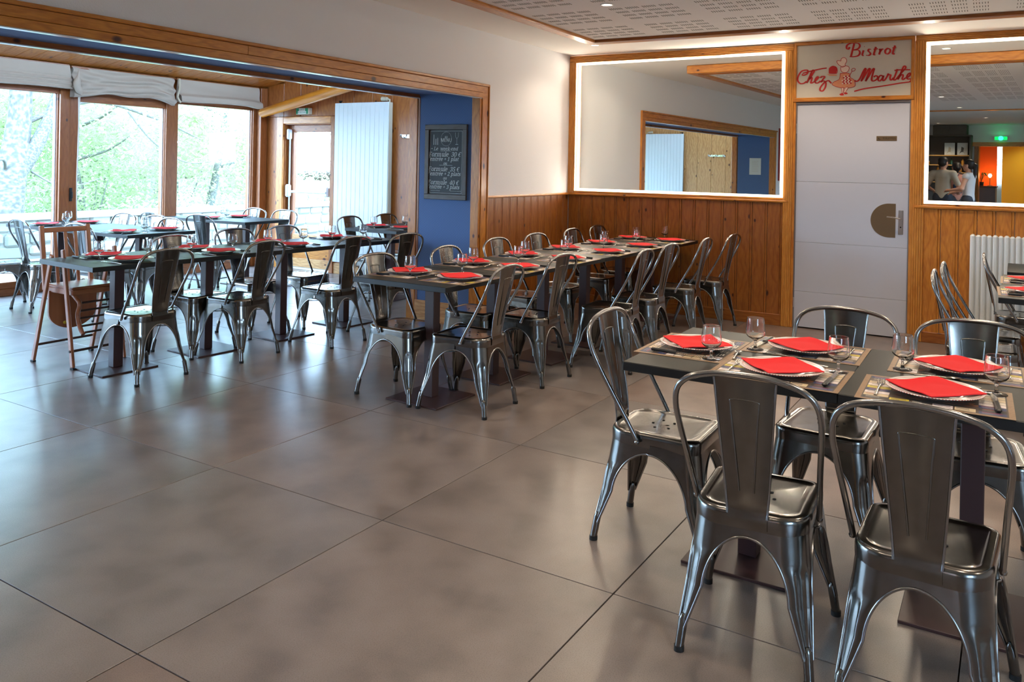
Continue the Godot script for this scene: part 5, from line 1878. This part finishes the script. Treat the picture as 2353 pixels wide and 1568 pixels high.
func build_people() -> void:
	person("man in a beige shirt seen from behind in the right-hand mirror", Vector3(2.17, 0, 11.3), PI + 0.12, 1.76, [[Vector3(-0.30, 1.14, 0.02), Vector3(-0.24, 1.05, -0.22)], [Vector3(0.30, 1.14, 0.02), Vector3(0.22, 1.04, -0.22)]], 0.35, M.beige_shirt, 0.8, 0.0, false)
	person("dark-haired person in a peach top with a blue shoulder bag, in the mirror", Vector3(2.36, 0, 11.85), PI - 0.5, 1.66, [[Vector3(-0.26, 1.12, 0.02), Vector3(-0.2, 1.06, -0.2)], [Vector3(0.26, 1.12, 0.0), Vector3(0.16, 1.08, -0.22)]], 0.2, M.peach_top, 0.4, 0.10, true)
	person("person with a long ponytail and a white sleeveless top, in the mirror", Vector3(2.69, 0, 10.75), PI / 2 + 0.25, 1.70, [[Vector3(-0.24, 1.14, -0.06), Vector3(-0.14, 1.08, -0.30)], [Vector3(0.24, 1.16, -0.04), Vector3(0.12, 1.12, -0.30)]], 0.0, M.white_top, 0.0, 0.26, true)
	var b := thing("shoulder_bag", "small blue shoulder bag hanging at the peach top, in the mirror", "bag", Vector3(2.40, 0, 11.66))
	part("pouch", MB.new().box(Vector3(0, 1.12, 0), Vector3(0.16, 0.2, 0.05), 0.015), M.navy, b)
	part("strap", MB.new().tube(curve([Vector3(-0.06, 1.21, 0.0), Vector3(-0.02, 1.34, 0.01), Vector3(0.03, 1.47, 0.09), Vector3(0.05, 1.44, 0.2)], 4), 0.007, 6), M.navy, b)


# ---------------------------------------------------------------- the bar behind the camera (seen only in the right-hand mirror)
func build_bar() -> void:
	var sh := thing("bar_shelving", "dark bar shelving with pale wooden shelves, in the mirror", "shelving", Vector3(1.55, 0, 14.47), PI)
	part("carcass", MB.new().bb(-0.84, 0.0, 0.0, 1.4, 2.34, 0.03).bb(-0.86, 0.0, 0.0, -0.82, 2.36, 0.34).bb(0.10, 0.0, 0.0, 0.13, 2.34, 0.3).bb(-0.86, 2.33, 0.0, 1.4, 2.36, 0.36), M.bar_dark, sh)
	for y in [1.0, 1.22, 1.45, 1.63, 1.86]:
		wood_box("shelf", -0.82, y, 0.02, 1.4, y + 0.025, 0.31, M.bar_shelf, sh)
	var bx := thing("storage_box", "grey cabinet on top of the bar shelving, in the mirror", "cabinet", Vector3(1.9, 2.362, 14.3), PI)
	part("body", MB.new().bb(-0.42, 0.0, -0.16, 0.30, 0.235, 0.2, 0.006), M.bar_dark, bx)
	part("door_panel", MB.new().bb(-0.41, 0.01, 0.2, -0.06, 0.225, 0.208, 0.003).bb(-0.055, 0.01, 0.2, 0.29, 0.225, 0.208, 0.003), M.bar_dark, bx)
	for k in 2:
		var p := thing("framed_print", ["white framed print on the bar shelf, left in the mirror", "cream framed print on the bar shelf, right in the mirror"][k], "picture", Vector3(2.02 - 0.27 * k + 0.2, 1.886, 14.25), PI)
		part("frame", MB.new().bb(-0.11, 0.0, -0.012, 0.11, 0.29, 0.01, 0.003), M.paper, p)
		part("motif", MB.new().prism(PackedVector2Array([Vector2(-0.06, 0.03), Vector2(-0.02, 0.08), Vector2(-0.03, 0.17), Vector2(0.02, 0.2), Vector2(0.03, 0.1), Vector2(0.07, 0.03), Vector2(0.02, 0.07), Vector2(-0.02, 0.07)]), 0.0095, 0.011), M.beige_plastic if k else M.bar_dark, p)
	var r := RandomNumberGenerator.new()
	r.seed = 9
	var n := 0
	var order := ["first", "second", "third", "fourth", "fifth", "sixth", "seventh"]
	for y in [1.025, 1.245, 1.475, 1.655]:
		var shelf: String = ["lowest", "second", "third", "fourth"][[1.025, 1.245, 1.475, 1.655].find(y)]
		for k in 7:
			var spot := "on the %s bar shelf, %s from the left in the mirror" % [shelf, order[k]]
			var x := 0.75 + k * 0.24 + r.randf_range(-0.04, 0.04)
			n += 1
			if r.randf() < 0.5:
				var b := thing("bottle", "small bottle " + spot, "bottle", Vector3(x, y, 14.28), 0.0, "bottles on the bar shelves")
				part("body", MB.new().lathe([Vector2(0.0001, 0), Vector2(0.03, 0), Vector2(0.032, 0.01), Vector2(0.032, 0.085), Vector2(0.012, 0.115), Vector2(0.011, 0.145), Vector2(0.0001, 0.146)], 14), M.bottle_green if r.randf() < 0.5 else M.bottle_amber, b)
				part("cap", MB.new().lathe([Vector2(0.013, 0.14), Vector2(0.013, 0.156), Vector2(0.0001, 0.157)], 10), M.rubber, b)
			else:
				var j := thing("jar", "small lidded jar " + spot, "jar", Vector3(x, y, 14.27), 0.0, "jars on the bar shelves")
				part("body", MB.new().lathe([Vector2(0.0001, 0), Vector2(0.036, 0), Vector2(0.04, 0.01), Vector2(0.04, 0.06), Vector2(0.034, 0.072), Vector2(0.0001, 0.073)], 14), M.bottle_amber if r.randf() < 0.5 else M.sign_cream, j)
				part("lid", MB.new().lathe([Vector2(0.037, 0.07), Vector2(0.037, 0.085), Vector2(0.0001, 0.086)], 14), M.beige_plastic, j)
	# doorway to the back room
	var t := group_node("trim_6", "pine frame of the doorway behind the bar")
	wood_box("jamb", 2.45, 0.0, 14.47, 2.54, 2.12, 14.82, M.pine_wall, t)
	wood_box("jamb", 4.38, 0.0, 14.47, 4.46, 2.12, 14.82, M.pine_wall, t)
	wood_box("lintel", 2.2, 2.10, 14.45, 4.6, 2.20, 14.82, M.pine_trim, t)
	var s := thing("exit_sign", "glowing green exit sign above the far doorway, in the mirror", "sign", Vector3(2.99, 2.24, 14.5), PI)
	part("case", MB.new().bb(-0.14, 0.0, 0.0, 0.14, 0.10, 0.05, 0.004), M.white_lacquer, s)
	part("lit_face", MB.new().bb(-0.13, 0.01, 0.05, 0.13, 0.09, 0.053), M.exit_glow, s)
	var gl := OmniLight3D.new()
	gl.name = "sign_light"
	gl.light_color = Color(0.1, 0.9, 0.5)
	gl.light_energy = 0.03
	gl.omni_attenuation = 2.0
	gl.omni_range = 12.0
	gl.light_size = 0.05
	gl.shadow_enabled = true
	gl.position = Vector3(0, 0.05, 0.09)
	s.add_child(gl, true)
	# lamp and plant on a dark sideboard
	var sd := thing("sideboard", "dark sideboard in the far doorway, in the mirror", "sideboard", Vector3(2.44, 0, 15.5))
	part("body", MB.new().bb(-0.4, 0.0, -0.25, 0.4, 1.12, 0.25, 0.006), M.bar_dark, sd)
	part("top", MB.new().bb(-0.42, 1.12, -0.27, 0.42, 1.15, 0.27, 0.004), M.walnut, sd)
	var lp := thing("table_lamp", "small warm lamp on the dark sideboard, in the mirror", "lamp", Vector3(2.70, 1.15, 15.55))
	part("base", MB.new().lathe([Vector2(0.0001, 0), Vector2(0.06, 0), Vector2(0.06, 0.01), Vector2(0.01, 0.02), Vector2(0.01, 0.2), Vector2(0.0001, 0.2)], 16), M.walnut, lp)
	part("bulb", MB.new().lathe([Vector2(0.0001, 0.2), Vector2(0.03, 0.22), Vector2(0.045, 0.26), Vector2(0.03, 0.3), Vector2(0.0001, 0.31)], 16), M.bulb, lp)
	var pl := OmniLight3D.new()
	pl.name = "lamp_light"
	pl.light_color = Color(1.0, 0.62, 0.26)
	pl.light_energy = 0.35
	pl.omni_attenuation = 2.0
	pl.omni_range = 12.0
	pl.light_size = 0.04
	pl.shadow_enabled = true
	pl.position = Vector3(0, 0.26, 0)
	lp.add_child(pl, true)
	var pt := thing("potted_plant", "dark leafy plant beside the lamp, in the mirror", "plant", Vector3(2.52, 1.15, 15.45))
	part("pot", MB.new().lathe([Vector2(0.0001, 0), Vector2(0.05, 0), Vector2(0.065, 0.1), Vector2(0.0001, 0.1)], 16), M.rubber, pt)
	for k in 9:
		var a := TAU * k / 9.0
		var d := Vector3(cos(a), 0, sin(a))
		var p0 := Vector3(0, 0.09, 0)
		var p1 := d * 0.07 + Vector3(0, 0.26 + 0.03 * (k % 3), 0)
		var p2 := d * 0.17 + Vector3(0, 0.24 + 0.05 * (k % 2), 0)
		part("leaf", MB.new().tube(curve([p0, p1, p2], 4), [0.004, 0.01, 0.016, 0.02, 0.024, 0.022, 0.018, 0.012, 0.003], 6, true, 0.3), M.bottle_green, pt)
	var bl := thing("bar_counter", "dark bar counter behind the standing people, in the mirror", "counter", Vector3(1.2, 0, 12.7))
	part("front", MB.new().bb(-1.1, 0.0, -0.02, 1.1, 1.05, 0.3, 0.004), M.bar_dark, bl)
	part("worktop", MB.new().bb(-1.15, 1.05, -0.12, 1.15, 1.09, 0.4, 0.008), M.walnut, bl)
	var rp := thing("poster", "red poster on the left wall past the opening, in the wide mirror", "poster", Vector3(0.004, 1.25, 7.6))
	part("sheet", MB.new().bb(-0.004, 0.0, -0.28, 0.006, 0.95, 0.28, 0.002), M.red_panel, rp)


func row_points(o: Vector2, d: Vector2, n: int, pitch: float) -> Array:
	var out := []
	for k in n:
		out.append(o + d * (k + 0.5) * pitch)
	return out


const ORD := ["nearest", "second", "third", "fourth", "fifth", "farthest"]


func build_tables() -> void:
	var wood_row := "table row by the wood wainscot"
	# row along the wainscot: six square tables from the camera to the back wall
	var d := Vector2(0.042, -1.0).normalized()
	var pr := Vector2(-d.y, d.x)          # towards +x
	var turn := -0.042
	var pts := row_points(Vector2(0.92, 4.012), d, 6, 0.662)
	for k in 6:
		var p: Vector2 = pts[k]
		table(p.x, p.y, 0.70, 0.66, turn, "black pedestal table, %s in the row by the wood wainscot" % ORD[k], "tables in the wainscot row")
	var rx := [[1.215, 3.69], [1.19, 2.925], [1.51, 2.29], [1.50, 1.73], [1.565, 1.04], [1.63, 0.42]]
	var lx := [[0.735, 3.70], [0.80, 2.985], [0.73, 2.20], [0.75, 1.60], [0.75, 0.88], [0.74, 0.30]]
	for k in 6:
		var p: Vector2 = pts[k]
		chair(rx[k][0], rx[k][1], 90.0 + [2.0, -2.0, 3.0, -1.0, 2.0, -3.0][k], "gunmetal chair on the door side of the wainscot row, %s from the camera" % ORD[k], "chairs at the wainscot row")
		chair(lx[k][0], lx[k][1], -90.0 + [-2.0, 3.0, 0.0, -2.0, 2.0, 1.0][k], "gunmetal chair on the veranda side of the wainscot row, %s from the camera" % ORD[k], "chairs at the wainscot row")
		var a := p - pr * 0.185
		var b := p + pr * 0.205
		cover(a.x, a.y, -90.0, "%s veranda-side place of the row by the wood wainscot" % ORD[k], wood_row, {"glass": Vector2(0.09, -0.07)})
		cover(b.x, b.y, 90.0, "%s door-side place of the row by the wood wainscot" % ORD[k], wood_row, {"glass": Vector2(0.235, -0.145)})
	# long row in the veranda beside the opening
	var long_row := "long veranda row"
	d = Vector2(0.075, -1.0).normalized()
	pr = Vector2(-d.y, d.x)
	turn = -0.075
	pts = row_points(Vector2(-1.285, 4.665), d, 4, 0.70)
	var vr := [[-0.94, 4.35, 91.0], [-0.90, 3.58, 94.0], [-0.68, 2.86, 88.0], [-0.56, 2.32, 84.0]]
	var vl := [[-1.255, 3.69], [-1.42, 2.98], [-1.39, 2.44]]
	for k in 4:
		var p: Vector2 = pts[k]
		table(p.x, p.y, 0.68, 0.70, turn, "black pedestal table, %s in the long veranda row" % ORD[k], "tables in the long veranda row")
		chair(vr[k][0], vr[k][1], vr[k][2], "gunmetal chair on the opening side of the long veranda row, %s from the camera" % ORD[k], "chairs at the long veranda row")
		if k < 3:
			chair(vl[k][0], vl[k][1], -90.0 + [3.0, -2.0, 1.0][k], "gunmetal chair on the window side of the long veranda row, %s from the camera" % ORD[k], "chairs at the long veranda row")
		var a := p - pr * 0.175
		var b := p + pr * 0.165
		cover(a.x, a.y, -90.0, "%s window-side place of the long veranda row" % ORD[k], long_row, {"mat": false, "spoon": false, "glass": Vector2(0.10, -0.10)})
		cover(b.x, b.y, 90.0, "%s opening-side place of the long veranda row" % ORD[k], long_row, {"mat": false, "spoon": false, "glass": Vector2(0.215, -0.13)})
	# foreground tables
	for k in 2:
		table(2.766 + 0.3575 + 0.715 * k, 4.679 + 0.006 * k, 0.714, 0.757, -0.01, ["dark green-black table in the foreground with the head place", "dark green-black table at the right edge of the foreground"][k], "foreground tables")
	var fg := "foreground tables"
	chair(2.80, 4.69, -90.0, "gunmetal chair at the head of the foreground table, facing right", "chairs at the foreground tables")
	chair(3.272, 5.163, 3.0, "foreground chair seen from behind, left of the two nearest the camera", "chairs at the foreground tables")
	chair(3.74, 5.22, -3.0, "foreground chair seen from behind at the bottom right corner", "chairs at the foreground tables")
	chair(3.335, 4.30, 176.0, "chair on the far side of the foreground table, in front of the grey door", "chairs at the foreground tables")
	chair(3.84, 4.295, 184.0, "chair on the far side of the foreground table, below the low radiator", "chairs at the foreground tables")
	cover(2.912, 4.68, -90.0, "head place at the left end of the foreground table", fg)
	cover(3.272, 4.885, 0.0, "near left place of the foreground table", fg)
	cover(3.275, 4.485, 180.0, "far left place of the foreground table", fg)
	cover(3.735, 4.895, 0.0, "near right place of the foreground table", fg)
	cover(3.785, 4.50, 180.0, "far right place of the foreground table", fg)
	# three tables in line at the windows
	for k in 3:
		table(-3.095 - 0.665 * k, 2.86, 0.663, 0.72, 0.0, "black pedestal table by the windows, %s from the right of three in line" % ["first", "second", "third"][k], "tables in line at the windows")
	for q in [[0, "right-hand"], [2, "left-hand"]]:
		var x: float = [-3.03, 0.0, -4.29][q[0]]
		cover(x, 3.08, 0.0, "near %s place of the tables in line at the windows" % q[1], "tables in line at the windows", {"mat": false, "spoon": false})
		cover(x + 0.02, 2.66, 180.0, "far %s place of the tables in line at the windows" % q[1], "tables in line at the windows", {"mat": false, "spoon": false})
	chair(-3.82, 3.34, -4.0, "chair seen from behind left of the high chair, at the window tables", "chairs at the window tables")
	chair(-3.05, 3.26, 3.0, "chair seen from behind just past the high chair, at the window tables", "chairs at the window tables")
	chair(-4.17, 3.55, -20.0, "chair cut by the left edge of the photo, at the window tables", "chairs at the window tables")
	chair(-3.10, 2.78, 178.0, "bright-backed chair facing the camera, right of three at the window tables", "chairs at the window tables")
	chair(-3.50, 2.64, 183.0, "bright-backed chair facing the camera, middle of three at the window tables", "chairs at the window tables")
	chair(-4.06, 2.63, 180.0, "bright-backed chair facing the camera, left of three at the window tables", "chairs at the window tables")
	# corner tables
	for k in 2:
		table(-3.63 - 0.70 * k, 1.12, 0.698, 0.68, 0.03, ["black table in the veranda corner, nearer the exit door", "black table in the veranda corner, against the casement window"][k], "corner veranda tables")
	cover(-3.97, 0.93, 180.0, "far place of the corner veranda tables", "corner veranda tables", {"mat": false, "spoon": false})
	cover(-4.0, 1.33, 0.0, "near place of the corner veranda tables", "corner veranda tables", {"mat": false, "spoon": false})
	chair(-3.92, 0.98, 180.0, "bright-backed chair against the corner pillar, at the corner veranda tables", "chairs at the corner veranda tables")
	chair(-3.42, 0.96, 182.0, "bright-backed chair in front of the exit door, at the corner veranda tables", "chairs at the corner veranda tables")
	chair(-3.37, 1.74, 4.0, "pale-backed chair seen from behind at the corner veranda tables", "chairs at the corner veranda tables")
	chair(-3.98, 1.86, -5.0, "chair seen from behind in front of the window post, corner tables", "chairs at the corner veranda tables")
	# tables beneath the tall radiator
	for k in 2:
		table(-1.65, 0.90 - 0.685 * k, 0.69, 0.683, 0.0, ["black table under the tall radiator, nearer the camera", "black table under the tall radiator, against the end wall"][k], "radiator veranda tables")
	cover(-1.83, 0.93, -90.0, "window-side place of the table under the tall radiator", "radiator veranda tables", {"mat": false, "spoon": false})
	cover(-1.47, 0.92, 90.0, "post-side place of the table under the tall radiator", "radiator veranda tables", {"mat": false, "spoon": false})
	chair(-1.87, 1.03, -90.0, "chair in front of the tall radiator, nearer the camera", "chairs at the radiator veranda tables")
	chair(-1.86, 0.43, -90.0, "chair in front of the tall radiator, nearer the end wall", "chairs at the radiator veranda tables")
	# tables at the right edge
	for k in 3:
		table([4.27, 4.29, 4.33][k], [2.13, 1.505, 0.66][k], 0.70, [0.62, 0.62, 0.68][k], -0.02, ["black table at the right edge of the photo, nearest of three", "black table at the right edge of the photo, middle of three", "bare black table by the low radiator"][k], "right-edge tables")
	cover(4.085, 2.13, -90.0, "nearest place of the right-edge tables", "right-edge tables")
	cover(4.105, 1.52, -90.0, "second place of the right-edge tables", "right-edge tables")
	chair(3.84, 2.25, -90.0, "chair seen from the side before the low radiator, nearest of three", "chairs at the right-edge tables")
	chair(3.865, 1.73, -91.0, "chair seen from the side before the low radiator, middle of three", "chairs at the right-edge tables")
	chair(4.087, 0.86, -90.0, "chair seen from the side, against the ribs of the low radiator", "chairs at the right-edge tables")


func build_lights() -> void:
	downlight(1.62, 2.5278, 2.70, "small round downlight in the dropped panel, the only one in view there", SPOT_E)
	for q in [[1.35, 4.0, "over the near end of the wainscot row"], [4.1, 1.85, "over the right-edge tables, seen in the right-hand mirror"], [4.1, 3.75, "over the right end of the foreground table, seen in the mirror"], [2.85, 2.7, "in front of the grey door"], [2.85, 5.2, "over the left end of the foreground table"], [4.1, 5.7, "behind the foreground chairs"], [1.5, 6.0, "over the empty floor"], [5.6, 2.7, "right of the right-edge tables"], [5.6, 5.2, "right of the foreground table"], [2.85, 7.4, "at the panel's end towards the bar"]]:
		downlight(q[0], 2.5278, q[1], "small round downlight %s" % q[2], SPOT_E)
	downlight(2.33, H, 0.72, "downlight in the ceiling margin above the wide mirror", MARGIN_E, 70.0)
	downlight(3.42, H, 0.78, "downlight in the ceiling margin above the shop sign", MARGIN_E, 70.0)
	downlight(0.56, H, 0.60, "downlight in the ceiling margin at the room corner", MARGIN_E * 0.5, 70.0)
	for q in [[1.8, 9.4, "left of the walkway to the bar"], [3.6, 9.4, "over the walkway to the bar"], [1.8, 13.4, "over the bar shelving"], [2.9, 11.6, "over the standing people"], [5.4, 10.5, "right of the walkway to the bar"]]:
		downlight(q[0], H, q[1], "ceiling downlight %s" % q[2], SPOT_E * 1.1)
	downlight(3.6, 2.698, 16.2, "added unseen ceiling downlight for the yellow room behind the bar", SPOT_E * 1.6)  # lamp added out of sight to brighten the yellow wall


const LED_E := 0.8
const SPOT_E := 1.5
const MARGIN_E := 1.1


func _ready() -> void:
	rng.seed = 20
	# camera: level, turned 30.6 degrees to the left, shifted downwards
	var cam := Camera3D.new()
	cam.name = "camera"
	add_child(cam)
	cam.position = Vector3(3.8833, 1.4293, 7.7424)
	cam.basis = Basis(Vector3.UP, deg_to_rad(30.606)) * Basis(Vector3.BACK, deg_to_rad(1.072))
	cam.projection = Camera3D.PROJECTION_FRUSTUM
	cam.near = 0.05
	cam.far = 200.0
	cam.keep_aspect = Camera3D.KEEP_HEIGHT
	cam.size = 0.05 * 1568.0 / 1873.4
	cam.frustum_offset = Vector2(0.0, -0.05 * 402.7 / 1873.4)
	cam.current = true
	# bright overcast sky
	var we := WorldEnvironment.new()
	we.name = "world"
	var env := Environment.new()
	env.background_mode = Environment.BG_SKY
	var sky := Sky.new()
	var sm := ProceduralSkyMaterial.new()
	sm.sky_top_color = Color(0.64, 0.82, 1.0)
	sm.sky_horizon_color = Color(0.80, 0.91, 1.0)
	sm.ground_bottom_color = Color(0.30, 0.32, 0.28)
	sm.ground_horizon_color = Color(0.6, 0.62, 0.6)
	sm.sky_energy_multiplier = 4.0
	sm.ground_energy_multiplier = 1.0
	sky.sky_material = sm
	env.sky = sky
	env.tonemap_mode = Environment.TONE_MAPPER_LINEAR
	env.tonemap_exposure = 1.0
	env.sdfgi_enabled = true
	env.ssao_enabled = true
	env.ssil_enabled = true
	we.environment = env
	add_child(we)
	make_materials()
	build_lights()
	build_floor()
	build_shell()
	build_opening()
	build_mirror_wall()
	build_toilet_door()
	build_veranda()
	radiator_low()
	build_tables()
	build_high_chair()
	build_bar()
	build_people()
	build_outside()
